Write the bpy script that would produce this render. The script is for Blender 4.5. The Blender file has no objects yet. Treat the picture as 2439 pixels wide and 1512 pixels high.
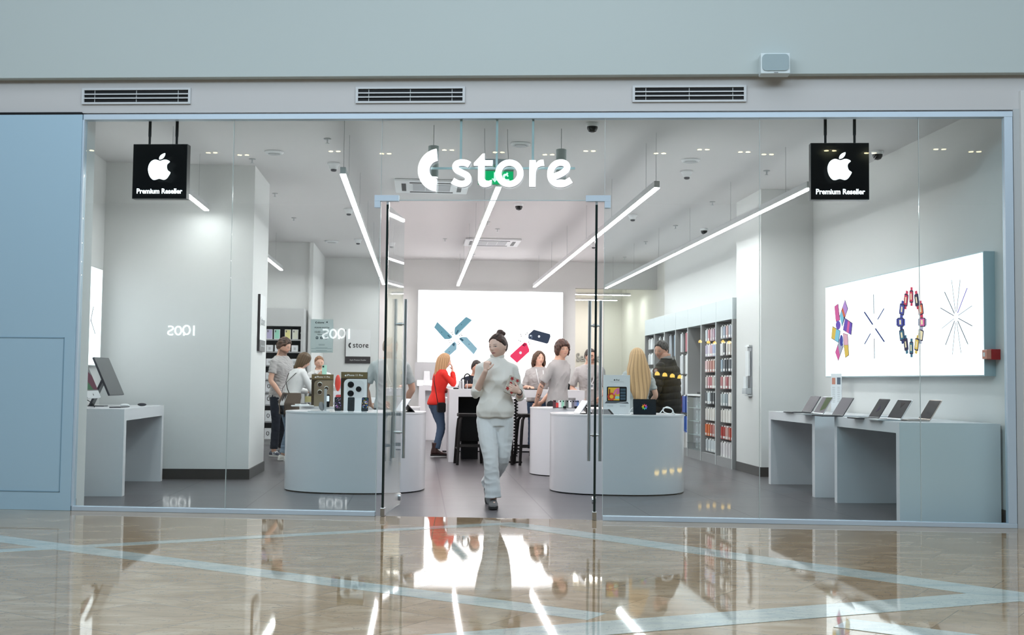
import bpy, bmesh, math, random
import numpy as np
from mathutils import Vector, Matrix, noise as mnoise
random.seed(7); RNG = np.random.RandomState(5)
C = bpy.context.scene.collection
SC = bpy.context.scene
PI = math.pi; R = math.radians

# ------------------------------------------------------------ camera
FPX, IW, IH, CAMH = 2800.0, 2439.0, 1512.0, 1.23
V1 = (998.0, 905.0); ROLL = .0113
y0_ = (V1[1]-IH/2)+ROLL*(IW/2-V1[0])
_up = np.array([ROLL, -1, y0_/FPX]); _up /= np.linalg.norm(_up)
_Y = np.array([V1[0]-IW/2, V1[1]-IH/2, FPX]); _Y /= np.linalg.norm(_Y)
_Y -= _up*(_Y@_up); _Y /= np.linalg.norm(_Y)
_X = np.cross(_Y, _up); _X = _X if _X[0] > 0 else -_X
RW = np.stack([_X, _Y, _up])            # world <- (right, down, forward)
cam_d = bpy.data.cameras.new('camera'); cam = bpy.data.objects.new('camera', cam_d); C.objects.link(cam)
cam_d.sensor_width = 36; cam_d.lens = 36*FPX/IW; cam_d.clip_end = 200
m3 = Matrix([[RW[i][0], -RW[i][1], -RW[i][2]] for i in range(3)])
cam.matrix_world = Matrix.Translation((0, 0, CAMH)) @ m3.to_4x4()
SC.camera = cam
def pt(px, py, Y):
    d = RW @ np.array([px-IW/2, py-IH/2, FPX]); t = Y/d[1]
    return Vector((d[0]*t, Y, CAMH+d[2]*t))
def gx(px, Y): return pt(px, 905, Y).x
def gpt(px, py, z=0):
    d = RW @ np.array([px-IW/2, py-IH/2, FPX]); t = (z-CAMH)/d[2]
    return Vector((d[0]*t, d[1]*t, z))

# ------------------------------------------------------------ world, exposure, mall daylight
SC.view_settings.view_transform = 'Standard'; SC.view_settings.look = 'None'
SC.view_settings.exposure = 0.0; SC.view_settings.gamma = 1; SC.view_settings.use_curve_mapping = False
w = bpy.data.worlds.new('mall_daylight'); SC.world = w; w.use_nodes = True
w.node_tree.nodes['Background'].inputs[0].default_value = (.70, .84, 1.0, 1)
w.node_tree.nodes['Background'].inputs[1].default_value = .33
cy_ = SC.cycles; cy_.max_bounces = 7; cy_.diffuse_bounces = 3; cy_.glossy_bounces = 3; cy_.transmission_bounces = 2; cy_.transparent_max_bounces = 14
cy_.adaptive_threshold = .04; cy_.caustics_reflective = False; cy_.caustics_refractive = False
FYAW = math.atan(-0.14404)              # the shopfront stands at a slight angle to the shop's own axes
_n = np.array([-math.tan(FYAW), 1, 0]); _n /= np.linalg.norm(_n); FD = 10.695*_n[1]
FN = Vector(_n); FU = Vector((_n[1], -_n[0], 0)); FO = FN*FD
def fw(u, wv, z): return FO+FU*u+FN*wv+Vector((0, 0, z))
def area(name, loc, rot, sx, sy, power, col):
    l = bpy.data.lights.new(name, 'AREA'); l.shape = 'RECTANGLE'; l.size = sx; l.size_y = sy
    l.energy = power; l.color = col; o = bpy.data.objects.new(name, l); C.objects.link(o)
    o.location = loc; o.rotation_euler = rot; return o
for k, (u_, pw) in enumerate(((-5.5, 95), (-.4, 130), (4.9, 75))):
    area('daylight_fill', fw(u_, -4.2, 6.6), (0, 0, FYAW), 4.0, 5.0, pw, (.82, .91, 1.0))  # unseen area lights added below the mall ceiling, standing in for daylight
for k, u_ in enumerate((-4.5, 3.5)):
    area('daylight_fill', fw(u_, -7.0, 6.45), (R(42), 0, FYAW), 6.0, 1.8, 280, (.72, .88, 1.0))  # unseen tilted area lights added to brighten surfaces facing the shopfront
# ------------------------------------------------------------ materials
MATS = {}
def mat(name, col=(.8, .8, .8), rough=.5, metal=0, emit=None, es=1.0, coat=0, spec=.5, alpha=None, bump=None, sss=0):
    if name in MATS: return MATS[name]
    m = bpy.data.materials.new(name); m.use_nodes = True; nt = m.node_tree
    b = nt.nodes['Principled BSDF']
    b.inputs['Base Color'].default_value = (*col, 1); b.inputs['Roughness'].default_value = rough
    b.inputs['Metallic'].default_value = metal; b.inputs['Specular IOR Level'].default_value = spec
    b.inputs['Coat Weight'].default_value = coat
    if emit: b.inputs['Emission Color'].default_value = (*emit, 1); b.inputs['Emission Strength'].default_value = es
    if bump:
        t = nt.nodes.new('ShaderNodeTexNoise'); t.inputs['Scale'].default_value = bump[0]; t.inputs['Detail'].default_value = 4
        g = nt.nodes.new('ShaderNodeTexCoord'); nt.links.new(g.outputs['Object'], t.inputs['Vector'])
        bp = nt.nodes.new('ShaderNodeBump'); bp.inputs['Strength'].default_value = bump[1]; bp.inputs['Distance'].default_value = bump[2]
        nt.links.new(t.outputs['Fac'], bp.inputs['Height']); nt.links.new(bp.outputs['Normal'], b.inputs['Normal'])
    MATS[name] = m; return m
def srgb(h):
    h = h.lstrip('#'); v = [int(h[i:i+2], 16)/255 for i in (0, 2, 4)]
    return tuple(c/12.92 if c <= .04045 else ((c+.055)/1.055)**2.4 for c in v)
def vcol_mat(name, rough=.6, sheen=0, bump=None):
    if name in MATS: return MATS[name]
    m = mat(name, rough=rough, bump=bump); nt = m.node_tree
    a = nt.nodes.new('ShaderNodeAttribute'); a.attribute_name = 'Col'
    nt.links.new(a.outputs['Color'], nt.nodes['Principled BSDF'].inputs['Base Color'])
    return m
def glass_mat(name, tint, ior=1.5):
    m = bpy.data.materials.new(name); m.use_nodes = True; nt = m.node_tree; nt.nodes.clear()
    o = nt.nodes.new('ShaderNodeOutputMaterial'); mx = nt.nodes.new('ShaderNodeMixShader')
    t = nt.nodes.new('ShaderNodeBsdfTransparent'); t.inputs[0].default_value = (*tint, 1)
    g = nt.nodes.new('ShaderNodeBsdfGlossy'); g.inputs['Roughness'].default_value = 0; g.inputs[0].default_value = (1, 1, 1, 1)
    lw = nt.nodes.new('ShaderNodeLayerWeight'); lw.inputs[0].default_value = .5      # Schlick, the same from both faces
    pw = nt.nodes.new('ShaderNodeMath'); pw.operation = 'POWER'; pw.inputs[1].default_value = 5
    fr = nt.nodes.new('ShaderNodeMath'); fr.operation = 'MULTIPLY_ADD'; fr.inputs[1].default_value = .955; fr.inputs[2].default_value = .045
    nt.links.new(lw.outputs['Facing'], pw.inputs[0]); nt.links.new(pw.outputs[0], fr.inputs[0])
    nt.links.new(fr.outputs[0], mx.inputs[0]); nt.links.new(t.outputs[0], mx.inputs[1]); nt.links.new(g.outputs[0], mx.inputs[2])
    nt.links.new(mx.outputs[0], o.inputs[0]); MATS[name] = m; return m
WHITE_LAC = mat('white_lacquer', (.80, .80, .83), .22)
WALLW = mat('painted_wall', (.74, .74, .73), .75)
SILVER = mat('brushed_steel', (.62, .64, .65), .28, 1)
ALU = mat('anodised_aluminium', (.56, .66, .76), .42, .15)
BLACK = mat('black_plastic', (.008, .008, .009), .45, spec=.2)
BLACKG = mat('black_gloss', (.006, .006, .008), .06)
GREY = mat('grey_plastic', (.45, .47, .48), .5)
DGREY = mat('dark_grey', (.10, .10, .11), .5)
WPL = mat('white_plastic', (.82, .83, .84), .4)
LED = mat('led_diffuser', (1, 1, 1), .5, emit=(1, .96, .95), es=48.0)
BOXW = mat('light_box_face', (1, 1, 1), .5, emit=(.97, .98, 1), es=1.1)
BOXW2 = mat('lit_letter_face', (1, 1, 1), .5, emit=(.97, .98, 1), es=1.6)
GLASS = glass_mat('shopfront_glass', (.925, .980, .982))
GEDGE = mat('glass_edge', (.01, .06, .05), .1)
SKINM = vcol_mat('skin', .5)
HAIRM = vcol_mat('hair', .5)

# ------------------------------------------------------------ mesh builder
class MB:
    def __init__(s): s.v = []; s.f = []; s.m = []
    def add(s, vs, fs, mi=0):
        o = len(s.v); s.v += [tuple(x) for x in vs]
        for q in fs: s.f.append(tuple(i+o for i in q)); s.m.append(mi)
        return s
    def box(s, x0, x1, y0, y1, z0, z1, mi=0):
        vs = [(x, y, z) for z in (z0, z1) for y in (y0, y1) for x in (x0, x1)]
        return s.add(vs, [(0, 2, 3, 1), (4, 5, 7, 6), (0, 1, 5, 4), (2, 6, 7, 3), (0, 4, 6, 2), (1, 3, 7, 5)], mi)
    def hexa(s, b, t, mi=0):            # bottom quad, top quad
        return s.add(list(b)+list(t), [(3, 2, 1, 0), (4, 5, 6, 7), (0, 1, 5, 4), (1, 2, 6, 5), (2, 3, 7, 6), (3, 0, 4, 7)], mi)
    def prism(s, poly, z0, z1, mi=0, mi_side=None, axis='z'):
        # poly of (a,b); axis z: (a,b,z) ; axis y: (a,y,b) front is y0
        n = len(poly); P = (lambda a, b, c: (a, b, c)) if axis == 'z' else ((lambda a, b, c: (a, c, b)) if axis == 'y' else (lambda a, b, c: (c, a, b)))
        vs = [P(a, b, z0) for a, b in poly]+[P(a, b, z1) for a, b in poly]
        s.add(vs, [tuple(range(n))[::-1], tuple(range(n, 2*n))], mi)
        o = len(s.v)-2*n
        for i in range(n):
            j = (i+1) % n; s.f.append((o+i, o+j, o+n+j, o+n+i)); s.m.append(mi if mi_side is None else mi_side)
        return s
    def tube(s, pts, r, n=10, mi=0, cap=True, flat=None):
        pts = [Vector(p) for p in pts]; k = len(pts)
        rs = r if isinstance(r, (list, tuple)) else [r]*k
        o = len(s.v); prev = None
        for i, p in enumerate(pts):
            d = (pts[min(i+1, k-1)]-pts[max(i-1, 0)]).normalized()
            if prev is None:
                a = Vector((0, 0, 1)) if abs(d.z) < .9 else Vector((1, 0, 0)); x = a.cross(d).normalized()
            else:
                x = (prev-d*prev.dot(d)).normalized()
            prev = x; y = d.cross(x)
            for j in range(n):
                t = 2*PI*j/n; s.v.append(tuple(p+(x*math.cos(t)+y*math.sin(t)*(flat or 1))*rs[i]))
        for i in range(k-1):
            for j in range(n):
                a = o+i*n+j; b = o+i*n+(j+1) % n; s.f.append((a, b, b+n, a+n)); s.m.append(mi)
        if cap:
            s.f.append(tuple(o+j for j in range(n))[::-1]); s.m.append(mi)
            s.f.append(tuple(o+(k-1)*n+j for j in range(n))); s.m.append(mi)
        return s
    def lathe(s, prof, c=(0, 0, 0), n=24, mi=0, sx=1, sy=1):
        o = len(s.v)
        for r, z in prof:
            for j in range(n):
                t = 2*PI*j/n; s.v.append((c[0]+r*math.cos(t)*sx, c[1]+r*math.sin(t)*sy, c[2]+z))
        for i in range(len(prof)-1):
            for j in range(n):
                a = o+i*n+j; b = o+i*n+(j+1) % n; s.f.append((a, b, b+n, a+n)); s.m.append(mi)
        s.f.append(tuple(o+j for j in range(n))[::-1]); s.m.append(mi)
        s.f.append(tuple(o+(len(prof)-1)*n+j for j in range(n))); s.m.append(mi)
        return s
    def ell(s, c, r, n=16, k=10, M=None, mi=0):
        o = len(s.v); M = M or Matrix.Identity(3); c = Vector(c)
        s.v.append(tuple(c+M@Vector((0, 0, r[2]))))
        for i in range(1, k):
            p = PI*i/k
            for j in range(n):
                t = 2*PI*j/n
                s.v.append(tuple(c+M@Vector((r[0]*math.sin(p)*math.cos(t), r[1]*math.sin(p)*math.sin(t), r[2]*math.cos(p)))))
        s.v.append(tuple(c+M@Vector((0, 0, -r[2])))); e = len(s.v)-1
        for j in range(n):
            s.f.append((o, o+1+j, o+1+(j+1) % n)); s.m.append(mi)
            b = o+1+(k-2)*n; s.f.append((e, b+(j+1) % n, b+j)); s.m.append(mi)
        for i in range(k-2):
            for j in range(n):
                a = o+1+i*n+j; b = o+1+i*n+(j+1) % n; s.f.append((a, a+n, b+n, b)); s.m.append(mi)
        return s
    def ring(s, rings, mi=0):           # list of equal-length vertex rings -> capped loft
        n = len(rings[0]); o = len(s.v)
        for rg in rings: s.v += [tuple(p) for p in rg]
        for i in range(len(rings)-1):
            for j in range(n):
                a = o+i*n+j; b = o+i*n+(j+1) % n; s.f.append((a, b, b+n, a+n)); s.m.append(mi)
        s.f.append(tuple(o+j for j in range(n))[::-1]); s.m.append(mi)
        s.f.append(tuple(o+(len(rings)-1)*n+j for j in range(n))); s.m.append(mi)
        return s
    def xf(s, M, start=0):
        for i in range(start, len(s.v)): s.v[i] = tuple(M@Vector(s.v[i]))
        return s
    def mesh(s, name):
        me = bpy.data.meshes.new(name); me.from_pydata(s.v, [], s.f); me.update()
        bm = bmesh.new(); bm.from_mesh(me); bmesh.ops.recalc_face_normals(bm, faces=bm.faces); bm.to_mesh(me); bm.free()
        me.polygons.foreach_set('material_index', s.m) if len(me.polygons) == len(s.m) else None
        return me
def obj(name, mb, mats, parent=None, loc=(0, 0, 0), rz=0, smooth=False, bevel=0, rot=None):
    me = mb.mesh(name) if isinstance(mb, MB) else mb
    for m in (mats if isinstance(mats, (list, tuple)) else [mats]): me.materials.append(m)
    o = bpy.data.objects.new(name, me); C.objects.link(o); o.location = loc
    o.rotation_euler = rot if rot else (0, 0, rz)
    if parent: o.parent = parent
    if smooth:
        me.polygons.foreach_set('use_smooth', [True]*len(me.polygons))
        if smooth != 'all': me.set_sharp_from_angle(angle=R(38))
    if bevel:
        b = o.modifiers.new('b', 'BEVEL'); b.width = bevel; b.segments = 2; b.limit_method = 'ANGLE'; b.angle_limit = R(40)
    return o
def tag(o, label, cat, group=None):
    o['label'] = label; o['category'] = cat
    if group: o['group'] = group
    return o
def struct(o): o['kind'] = 'structure'; return o
def thing(name, label, cat, loc=(0, 0, 0), rz=0, group=None):
    o = bpy.data.objects.new(name, None); o.empty_display_size = .1; C.objects.link(o)
    o.location = loc; o.rotation_euler = (0, 0, rz); return tag(o, label, cat, group)
def dup(root, loc, rz=None, label=None):
    def cp(o, par):
        c = o.copy(); C.objects.link(c)
        if par: c.parent = par
        for ch in list(o.children): cp(ch, c)
        return c
    r = cp(root, None); r.location = loc
    if rz is not None: r.rotation_euler = (0, 0, rz)
    if label: r['label'] = label
    return r
def text_mb(s, size, depth=.004, align='CENTER', bold=0, mi=0):
    cu = bpy.data.curves.new('t', 'FONT'); cu.body = s; cu.size = size; cu.align_x = align; cu.extrude = depth/2
    cu.offset = bold; cu.resolution_u = 3
    o = bpy.data.objects.new('t', cu); C.objects.link(o)
    dg = bpy.context.evaluated_depsgraph_get(); me = bpy.data.meshes.new_from_object(o.evaluated_get(dg))
    mb = MB(); mb.add([(v.co.x, v.co.z*-1, v.co.y) for v in me.vertices], [tuple(p.vertices) for p in me.polygons], mi)
    bpy.data.objects.remove(o); bpy.data.meshes.remove(me); bpy.data.curves.remove(cu)
    return mb       # stands in the x-z plane, reads from -y
def stroke(pts, wd):
    P = [Vector((a, b)) for a, b in catmull(pts, 5, False)]; L = []; Rr = []
    for i, p in enumerate(P):
        d = (P[min(i+1, len(P)-1)]-P[max(i-1, 0)]).normalized(); n = Vector((-d.y, d.x))*wd/2
        L.append(tuple(p+n)); Rr.append(tuple(p-n))
    return L+Rr[::-1]
def catmull(pts, k=6, closed=True):
    P = [np.array(p, float) for p in pts]; n = len(P); out = []
    for i in range(n if closed else n-1):
        a, b, c, d = (P[(i-1) % n] if closed or i else P[0]), P[i], P[(i+1) % n], (P[(i+2) % n] if closed or i+2 < n else P[n-1])
        for j in range(k):
            t = j/k; out.append(tuple(.5*((2*b)+(-a+c)*t+(2*a-5*b+4*c-d)*t*t+(-a+3*b-3*c+d)*t**3)))
    if not closed: out.append(tuple(P[-1]))
    return out
def arc(cx, cy, rx, ry, a0, a1, n=24):
    return [(cx+rx*math.cos(R(a0+(a1-a0)*i/n)), cy+ry*math.sin(R(a0+(a1-a0)*i/n))) for i in range(n+1)]
def rrect(w_, h_, r, n=5, cx=0, cy=0):
    o = []
    for sx, sy, a in ((1, 1, 0), (-1, 1, 90), (-1, -1, 180), (1, -1, 270)):
        o += arc(cx+sx*(w_/2-r), cy+sy*(h_/2-r), r, r, a, a+90, n)
    return o
# glyph outlines of the shop's word sign, in sign units (y down)
def wordmark():
    g = []
    o_ = arc(408, 465, 323, 321, 261, 99, 40); i_ = arc(395, 465, 138, 137, 100, 262, 24)
    g.append(('symbol', [(x, y) for x, y in o_]+[(x, y) for x, y in i_]))
    g.append(('letter_s', stroke([(845, 388), (790, 360), (720, 354), (660, 372), (638, 415), (662, 465), (735, 505), (808, 545), (830, 600), (803, 650), (735, 668), (660, 653), (598, 620)], 94)))
    g.append(('letter_t', [(1068, 220), (1035, 222), (908, 360), (908, 400), (972, 400), (972, 610), (980, 655), (1002, 690), (1040, 711), (1080, 716), (1125, 709), (1165, 692), (1175, 607), (1130, 622), (1090, 618), (1068, 590), (1068, 402), (1182, 402), (1187, 320), (1068, 320)]))
    g.append(('letter_o', (arc(1430, 512, 207, 203, 0, 360, 40)[:-1], arc(1430, 512, 115, 112, 0, 360, 40)[:-1])))
    g.append(('letter_r', [(1722, 318), (1812, 318), (1817, 365), (1848, 328), (1890, 312), (1927, 312), (1938, 403), (1890, 406), (1842, 430), (1816, 485), (1812, 708), (1722, 708)]))
    g.append(('letter_e', stroke([(2085, 562), (2150, 535), (2215, 500), (2262, 455), (2268, 405), (2235, 366), (2170, 353), (2100, 378), (2045, 440), (2028, 520), (2045, 600), (2100, 655), (2175, 672), (2250, 656), (2330, 610)], 93)))
    return g
def wordmark_mb(mb, sc, x0, z0, y0, y1, which=None, mi=0, mis=None):
    for nm, p in wordmark():
        if which and nm != which: continue
        tr = lambda q: [(x0+(a-85)*sc, z0-(b-146)*sc) for a, b in q]
        if isinstance(p, tuple):
            A, B = tr(p[0]), tr(p[1]); n = len(A)
            for i in range(n):
                j = (i+1) % n
                mb.add([(A[i][0], y0, A[i][1]), (A[j][0], y0, A[j][1]), (B[j][0], y0, B[j][1]), (B[i][0], y0, B[i][1]),
                        (A[i][0], y1, A[i][1]), (A[j][0], y1, A[j][1]), (B[j][0], y1, B[j][1]), (B[i][0], y1, B[i][1])], [(0, 1, 2, 3), (7, 6, 5, 4)], mi)
                o = len(mb.v)-8
                for q in ((0, 4, 5, 1), (3, 2, 6, 7)): mb.f.append(tuple(o+t for t in q)); mb.m.append(mi if mis is None else mis)
        else:
            mb.prism(tr(p), y0, y1, mi, mis, 'y')
    return mb
def fruit_mb(mb, sc, cx, cz, y0, y1, mi=0, mis=None):
    body = catmull([(650, 931), (612, 921), (575, 940), (556, 980), (556, 1020), (570, 1060), (594, 1087), (618, 1090), (650, 1081), (688, 1090), (712, 1080), (731, 1055), (743, 1028), (722, 1012), (712, 985), (716, 960), (736, 940), (718, 926), (692, 921), (668, 928)], 4)
    leaf = catmull([(646, 920), (648, 900), (664, 880), (694, 868), (692, 890), (678, 910), (662, 919)], 4)
    for p in (body, leaf): mb.prism([(cx+(a-649)*sc, cz-(b-985)*sc) for a, b in p], y0, y1, mi, mis, 'y')
    return mb
# ------------------------------------------------------------ shell: floors
def tile_mat():
    m = mat('slate_tile', (.055, .053, .06), .32, bump=(40, .12, .002)); nt = m.node_tree; b = nt.nodes['Principled BSDF']
    tc = nt.nodes.new('ShaderNodeTexCoord'); mp = nt.nodes.new('ShaderNodeMapping'); mp.inputs['Location'].default_value = (-.265, -.31, 0)
    br = nt.nodes.new('ShaderNodeTexBrick'); br.offset = 0; br.squash = 1
    for k, v in (('Scale', 1), ('Brick Width', .945), ('Row Height', .945), ('Mortar Size', .007), ('Mortar Smooth', .1), ('Bias', 0)): br.inputs[k].default_value = v
    br.inputs['Color1'].default_value = (.125, .118, .128, 1); br.inputs['Color2'].default_value = (.140, .132, .142, 1); br.inputs['Mortar'].default_value = (.05, .048, .052, 1)
    nz = nt.nodes.new('ShaderNodeTexNoise'); nz.inputs['Scale'].default_value = 3; nz.inputs['Detail'].default_value = 6
    mx = nt.nodes.new('ShaderNodeMix'); mx.data_type = 'RGBA'; mx.blend_type = 'MULTIPLY'; mx.inputs[0].default_value = .35
    L = nt.links.new; L(tc.outputs['Object'], mp.inputs[0]); L(mp.outputs[0], br.inputs['Vector']); L(tc.outputs['Object'], nz.inputs['Vector'])
    L(br.outputs['Color'], mx.inputs[6]); L(nz.outputs['Fac'], mx.inputs[7]); L(mx.outputs[2], b.inputs['Base Color']); return m
def marble(name, c1, c2, c3, vein, scale, grid=None):
    m = mat(name, c1, .035, spec=.55); nt = m.node_tree; b = nt.nodes['Principled BSDF']; L = nt.links.new
    tc = nt.nodes.new('ShaderNodeTexCoord')
    mp = nt.nodes.new('ShaderNodeMapping'); mp.inputs['Rotation'].default_value = (0, 0, R(40)); mp.inputs['Scale'].default_value = (1, 2.6, 1); L(tc.outputs['Object'], mp.inputs[0])
    vec = mp.outputs[0]
    if grid:                            # each tile cut from its own piece of stone
        g2 = nt.nodes.new('ShaderNodeMapping'); g2.inputs['Rotation'].default_value = (0, 0, R(38)); L(tc.outputs['Object'], g2.inputs[0])
        br = nt.nodes.new('ShaderNodeTexBrick'); br.offset = .5; br.squash = 1
        for k, v in (('Scale', 1), ('Brick Width', grid), ('Row Height', grid), ('Mortar Size', .0022), ('Mortar Smooth', 0), ('Bias', 0)): br.inputs[k].default_value = v
        br.inputs['Color1'].default_value = (0, 0, 0, 1); br.inputs['Color2'].default_value = (1, 1, 1, 1); br.inputs['Mortar'].default_value = (.5, .5, .5, 1)
        L(g2.outputs[0], br.inputs['Vector'])
        ad = nt.nodes.new('ShaderNodeVectorMath'); ad.operation = 'MULTIPLY_ADD'; L(br.outputs['Color'], ad.inputs[0]); ad.inputs[1].default_value = (7, 3, 5); L(vec, ad.inputs[2]); vec = ad.outputs[0]
    n1 = nt.nodes.new('ShaderNodeTexNoise'); n1.inputs['Scale'].default_value = scale; n1.inputs['Detail'].default_value = 9; n1.inputs['Roughness'].default_value = .62; n1.inputs['Distortion'].default_value = 1.2; L(vec, n1.inputs['Vector'])
    r1 = nt.nodes.new('ShaderNodeValToRGB'); e = r1.color_ramp.elements; e[0].position = .3; e[0].color = (*c3, 1); e[1].position = .72; e[1].color = (*c2, 1); k = r1.color_ramp.elements.new(.5); k.color = (*c1, 1); L(n1.outputs['Fac'], r1.inputs[0])
    n2 = nt.nodes.new('ShaderNodeTexNoise'); n2.inputs['Scale'].default_value = scale*2.2; n2.inputs['Detail'].default_value = 8; n2.inputs['Distortion'].default_value = 2.5; L(vec, n2.inputs['Vector'])
    r2 = nt.nodes.new('ShaderNodeValToRGB'); e = r2.color_ramp.elements; e[0].position = .485; e[0].color = (1, 1, 1, 1); e[1].position = .515; e[1].color = (1, 1, 1, 1); k = r2.color_ramp.elements.new(.5); k.color = (0, 0, 0, 1); L(n2.outputs['Fac'], r2.inputs[0])
    mx = nt.nodes.new('ShaderNodeMix'); mx.data_type = 'RGBA'; L(r2.outputs[0], mx.inputs[0]); mx.inputs[6].default_value = (*vein, 1); L(r1.outputs[0], mx.inputs[7])
    out = mx.outputs[2]
    if grid:
        m2 = nt.nodes.new('ShaderNodeMix'); m2.data_type = 'RGBA'; L(br.outputs['Fac'], m2.inputs[0]); L(out, m2.inputs[6]); m2.inputs[7].default_value = (c3[0]*.7, c3[1]*.7, c3[2]*.7, 1); out = m2.outputs[2]
    L(out, b.inputs['Base Color']); return m
TILE = tile_mat()
MARB = marble('polished_marble', (.42, .30, .185), (.57, .455, .32), (.33, .23, .14), (.27, .21, .15), 1.3, .62)
MARBL = marble('pale_green_marble', (.52, .55, .50), (.60, .62, .57), (.38, .45, .44), (.28, .34, .34), 2.2)
def quad_floor(name, pts, z, m, th=.2):
    return struct(obj(name, MB().prism(pts, z-th, z), m))
FE = lambda u_, w_=0: tuple(fw(u_, w_, 0).xy)
quad_floor('floor', [FE(-7.0, .03), FE(5.2, .03), (6.2, 31), (-5.2, 31)], 0, TILE)
quad_floor('floor_mall', [FE(-24, -27), FE(24, -27), FE(24, .03), FE(-24, .03)], 0, MARB)
def strip(name, a, b, w0, w1, z=.0012):
    a = Vector(a); b = Vector(b); d = (b-a).normalized(); n = Vector((-d.y, d.x))
    struct(obj(name, MB().prism([tuple(a-n*w0), tuple(b-n*w1), tuple(b+n*w1), tuple(a+n*w0)], -.003, z), MARBL))
strip('trim_1', (-5.82, 11.2), (.95, 6.19), .125, .105, .0012)
strip('trim_2', (-2.99-3.2, 8.54-1.42), (.86, 10.25), .075, .075, .0016)
strip('trim_3', (.80, 10.18), (3.62, 6.62), .125, .155, .0020)
strip('trim_4', (3.55, 6.76), (-.6, 5.40), .15, .15, .0024)
strip('trim_5', (2.2, 6.0), (4.8, 3.9), .13, .13, .0028)
# ------------------------------------------------------------ shop walls and ceiling
CEIL = 3.85
CEILM = mat('ceiling_paint', (.72, .70, .70), .8); BASEM = mat('dark_skirting', (.03, .028, .03), .35)
struct(obj('ceiling', MB().prism([FE(-7.0, .26), FE(4.6, .12), (6.2, 31), (-5.2, 31)], CEIL, CEIL+.15), CEILM))
def wall(name, poly, z0=0, z1=CEIL, m=None): return struct(obj(name, MB().prism(poly, z0, z1), m or WALLW))
yl = FE(-4.711)[1]
wall('wall_left', [(-4.1, 11.55), (-3.85, 11.55), (-3.85, 22.9), (-4.1, 22.9)])
wall('wall_left_front', [FE(-4.699, .03), (-3.168, 11.30), (-3.168, 11.56), (-4.2, 11.56), FE(-5.6, .27), FE(-4.72, .27), FE(-4.72, .03)])
wall('wall_left_column', [(-3.85, 14.6), (-2.055, 14.6), (-2.055, 16.0), (-3.85, 16.0)])
wall('wall_left_back', [(-4.1, 22.8), (-2.11, 22.8), (-2.11, 23.0), (-4.1, 23.0)])
wall('wall_left_pier', [(-2.13, 22.72), (-2.06, 22.72), (-2.06, 25.5), (-2.13, 25.5)])
wall('wall_back', [(-2.13, 25.5), (3.39, 25.5), (3.39, 25.7), (-2.13, 25.7)])
wall('wall_back_header', [(3.39, 25.5), (5.2, 25.5), (5.2, 25.7), (3.39, 25.7)], 3.28)
SRV = mat('service_room_paint', (.84, .83, .79), .8)
wall('wall_service_back', [(3.2, 30.0), (6.0, 30.0), (6.0, 30.2), (3.2, 30.2)], m=SRV)
wall('wall_service_left', [(3.2, 25.7), (3.39, 25.7), (3.39, 30.0), (3.2, 30.0)], m=SRV)
wall('wall_service_right', [(5.2, 23.75), (5.4, 23.75), (5.4, 30.0), (5.2, 30.0)], m=SRV)
wall('wall_right_back', [(5.0, 16.62), (5.4, 16.62), (5.4, 23.75), (5.0, 23.75)])
wall('wall_right_column', [(4.55, 15.4), (5.4, 15.4), (5.4, 16.62), (4.55, 16.62)])
wall('wall_right', [(5.27, 9.9), (5.6, 9.9), (5.6, 15.4), (5.27, 15.4)])
def base(name, poly, h=.125): struct(obj(name, MB().prism(poly, 0, h), BASEM, bevel=.003))
base('baseboard_left_column', [(-3.84, 14.585), (-2.04, 14.585), (-2.04, 16.0), (-2.06, 16.0), (-2.06, 14.6), (-3.84, 14.6)], .125)
base('baseboard_left_front', [FE(-4.70, .02), (-3.155, 11.325), (-3.17, 11.33), (-3.18, 11.2)], .10)
base('baseboard_right_column', [(4.535, 15.385), (5.26, 15.385), (5.26, 15.4), (4.55, 15.4), (4.55, 16.6), (4.535, 16.6)], .125)
base('baseboard_right', [(5.255, 10.0), (5.27, 10.0), (5.27, 15.38), (5.255, 15.38)], .125)
base('baseboard_back', [(-2.05, 25.485), (3.39, 25.485), (3.39, 25.5), (-2.05, 25.5)], .1)

# ------------------------------------------------------------ shopfront wall (local frame: x along the front, y into the shop)
FLOC = tuple(FO); BAND = mat('bulkhead_paint', (.60, .59, .59), .7); UPW = mat('upper_wall_paint', (.52, .58, .575), .75)
PANEL = mat('blue_grey_cladding', (.42, .60, .73), .45)
def fobj(name, mb, m, **k): return obj(name, mb, m, loc=FLOC, rz=FYAW, **k)
struct(fobj('wall_upper', MB().box(-24, 24, -.09, .25, 3.995, 6.8), UPW, bevel=.004))
struct(fobj('wall_bulkhead', MB().box(-24, 24, 0, .25, 3.685, 3.995), BAND))
struct(fobj('wall_right_outer', MB().box(3.745, 24, -.01, .25, 0, 3.69), mat('right_pier_paint', (.50, .52, .53), .7)))
struct(fobj('wall_left_outer', MB().box(-24, -4.73, .02, .25, 0, 3.69), DGREY))
t = thing('cladding_panel', 'tall pale blue flush cladding panel left of the shop glass', 'panel', FLOC, FYAW)
obj('panel_board', MB().box(-7.4, -4.718, -.03, .02, 0, 3.665), PANEL, t, bevel=.003)
mb = MB()
for a in ((-5.62, -4.82, 1.578, 1.586), (-5.62, -4.82, .168, .176)): mb.box(a[0], a[1], -.034, -.031, a[2], a[3])
for a in ((-5.62, -5.612), (-4.828, -4.82)): mb.box(a[0], a[1], -.034, -.031, .168, 1.586)
obj('hatch_frame', mb, mat('cladding_seam', (.22, .36, .47), .5), t)
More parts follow.
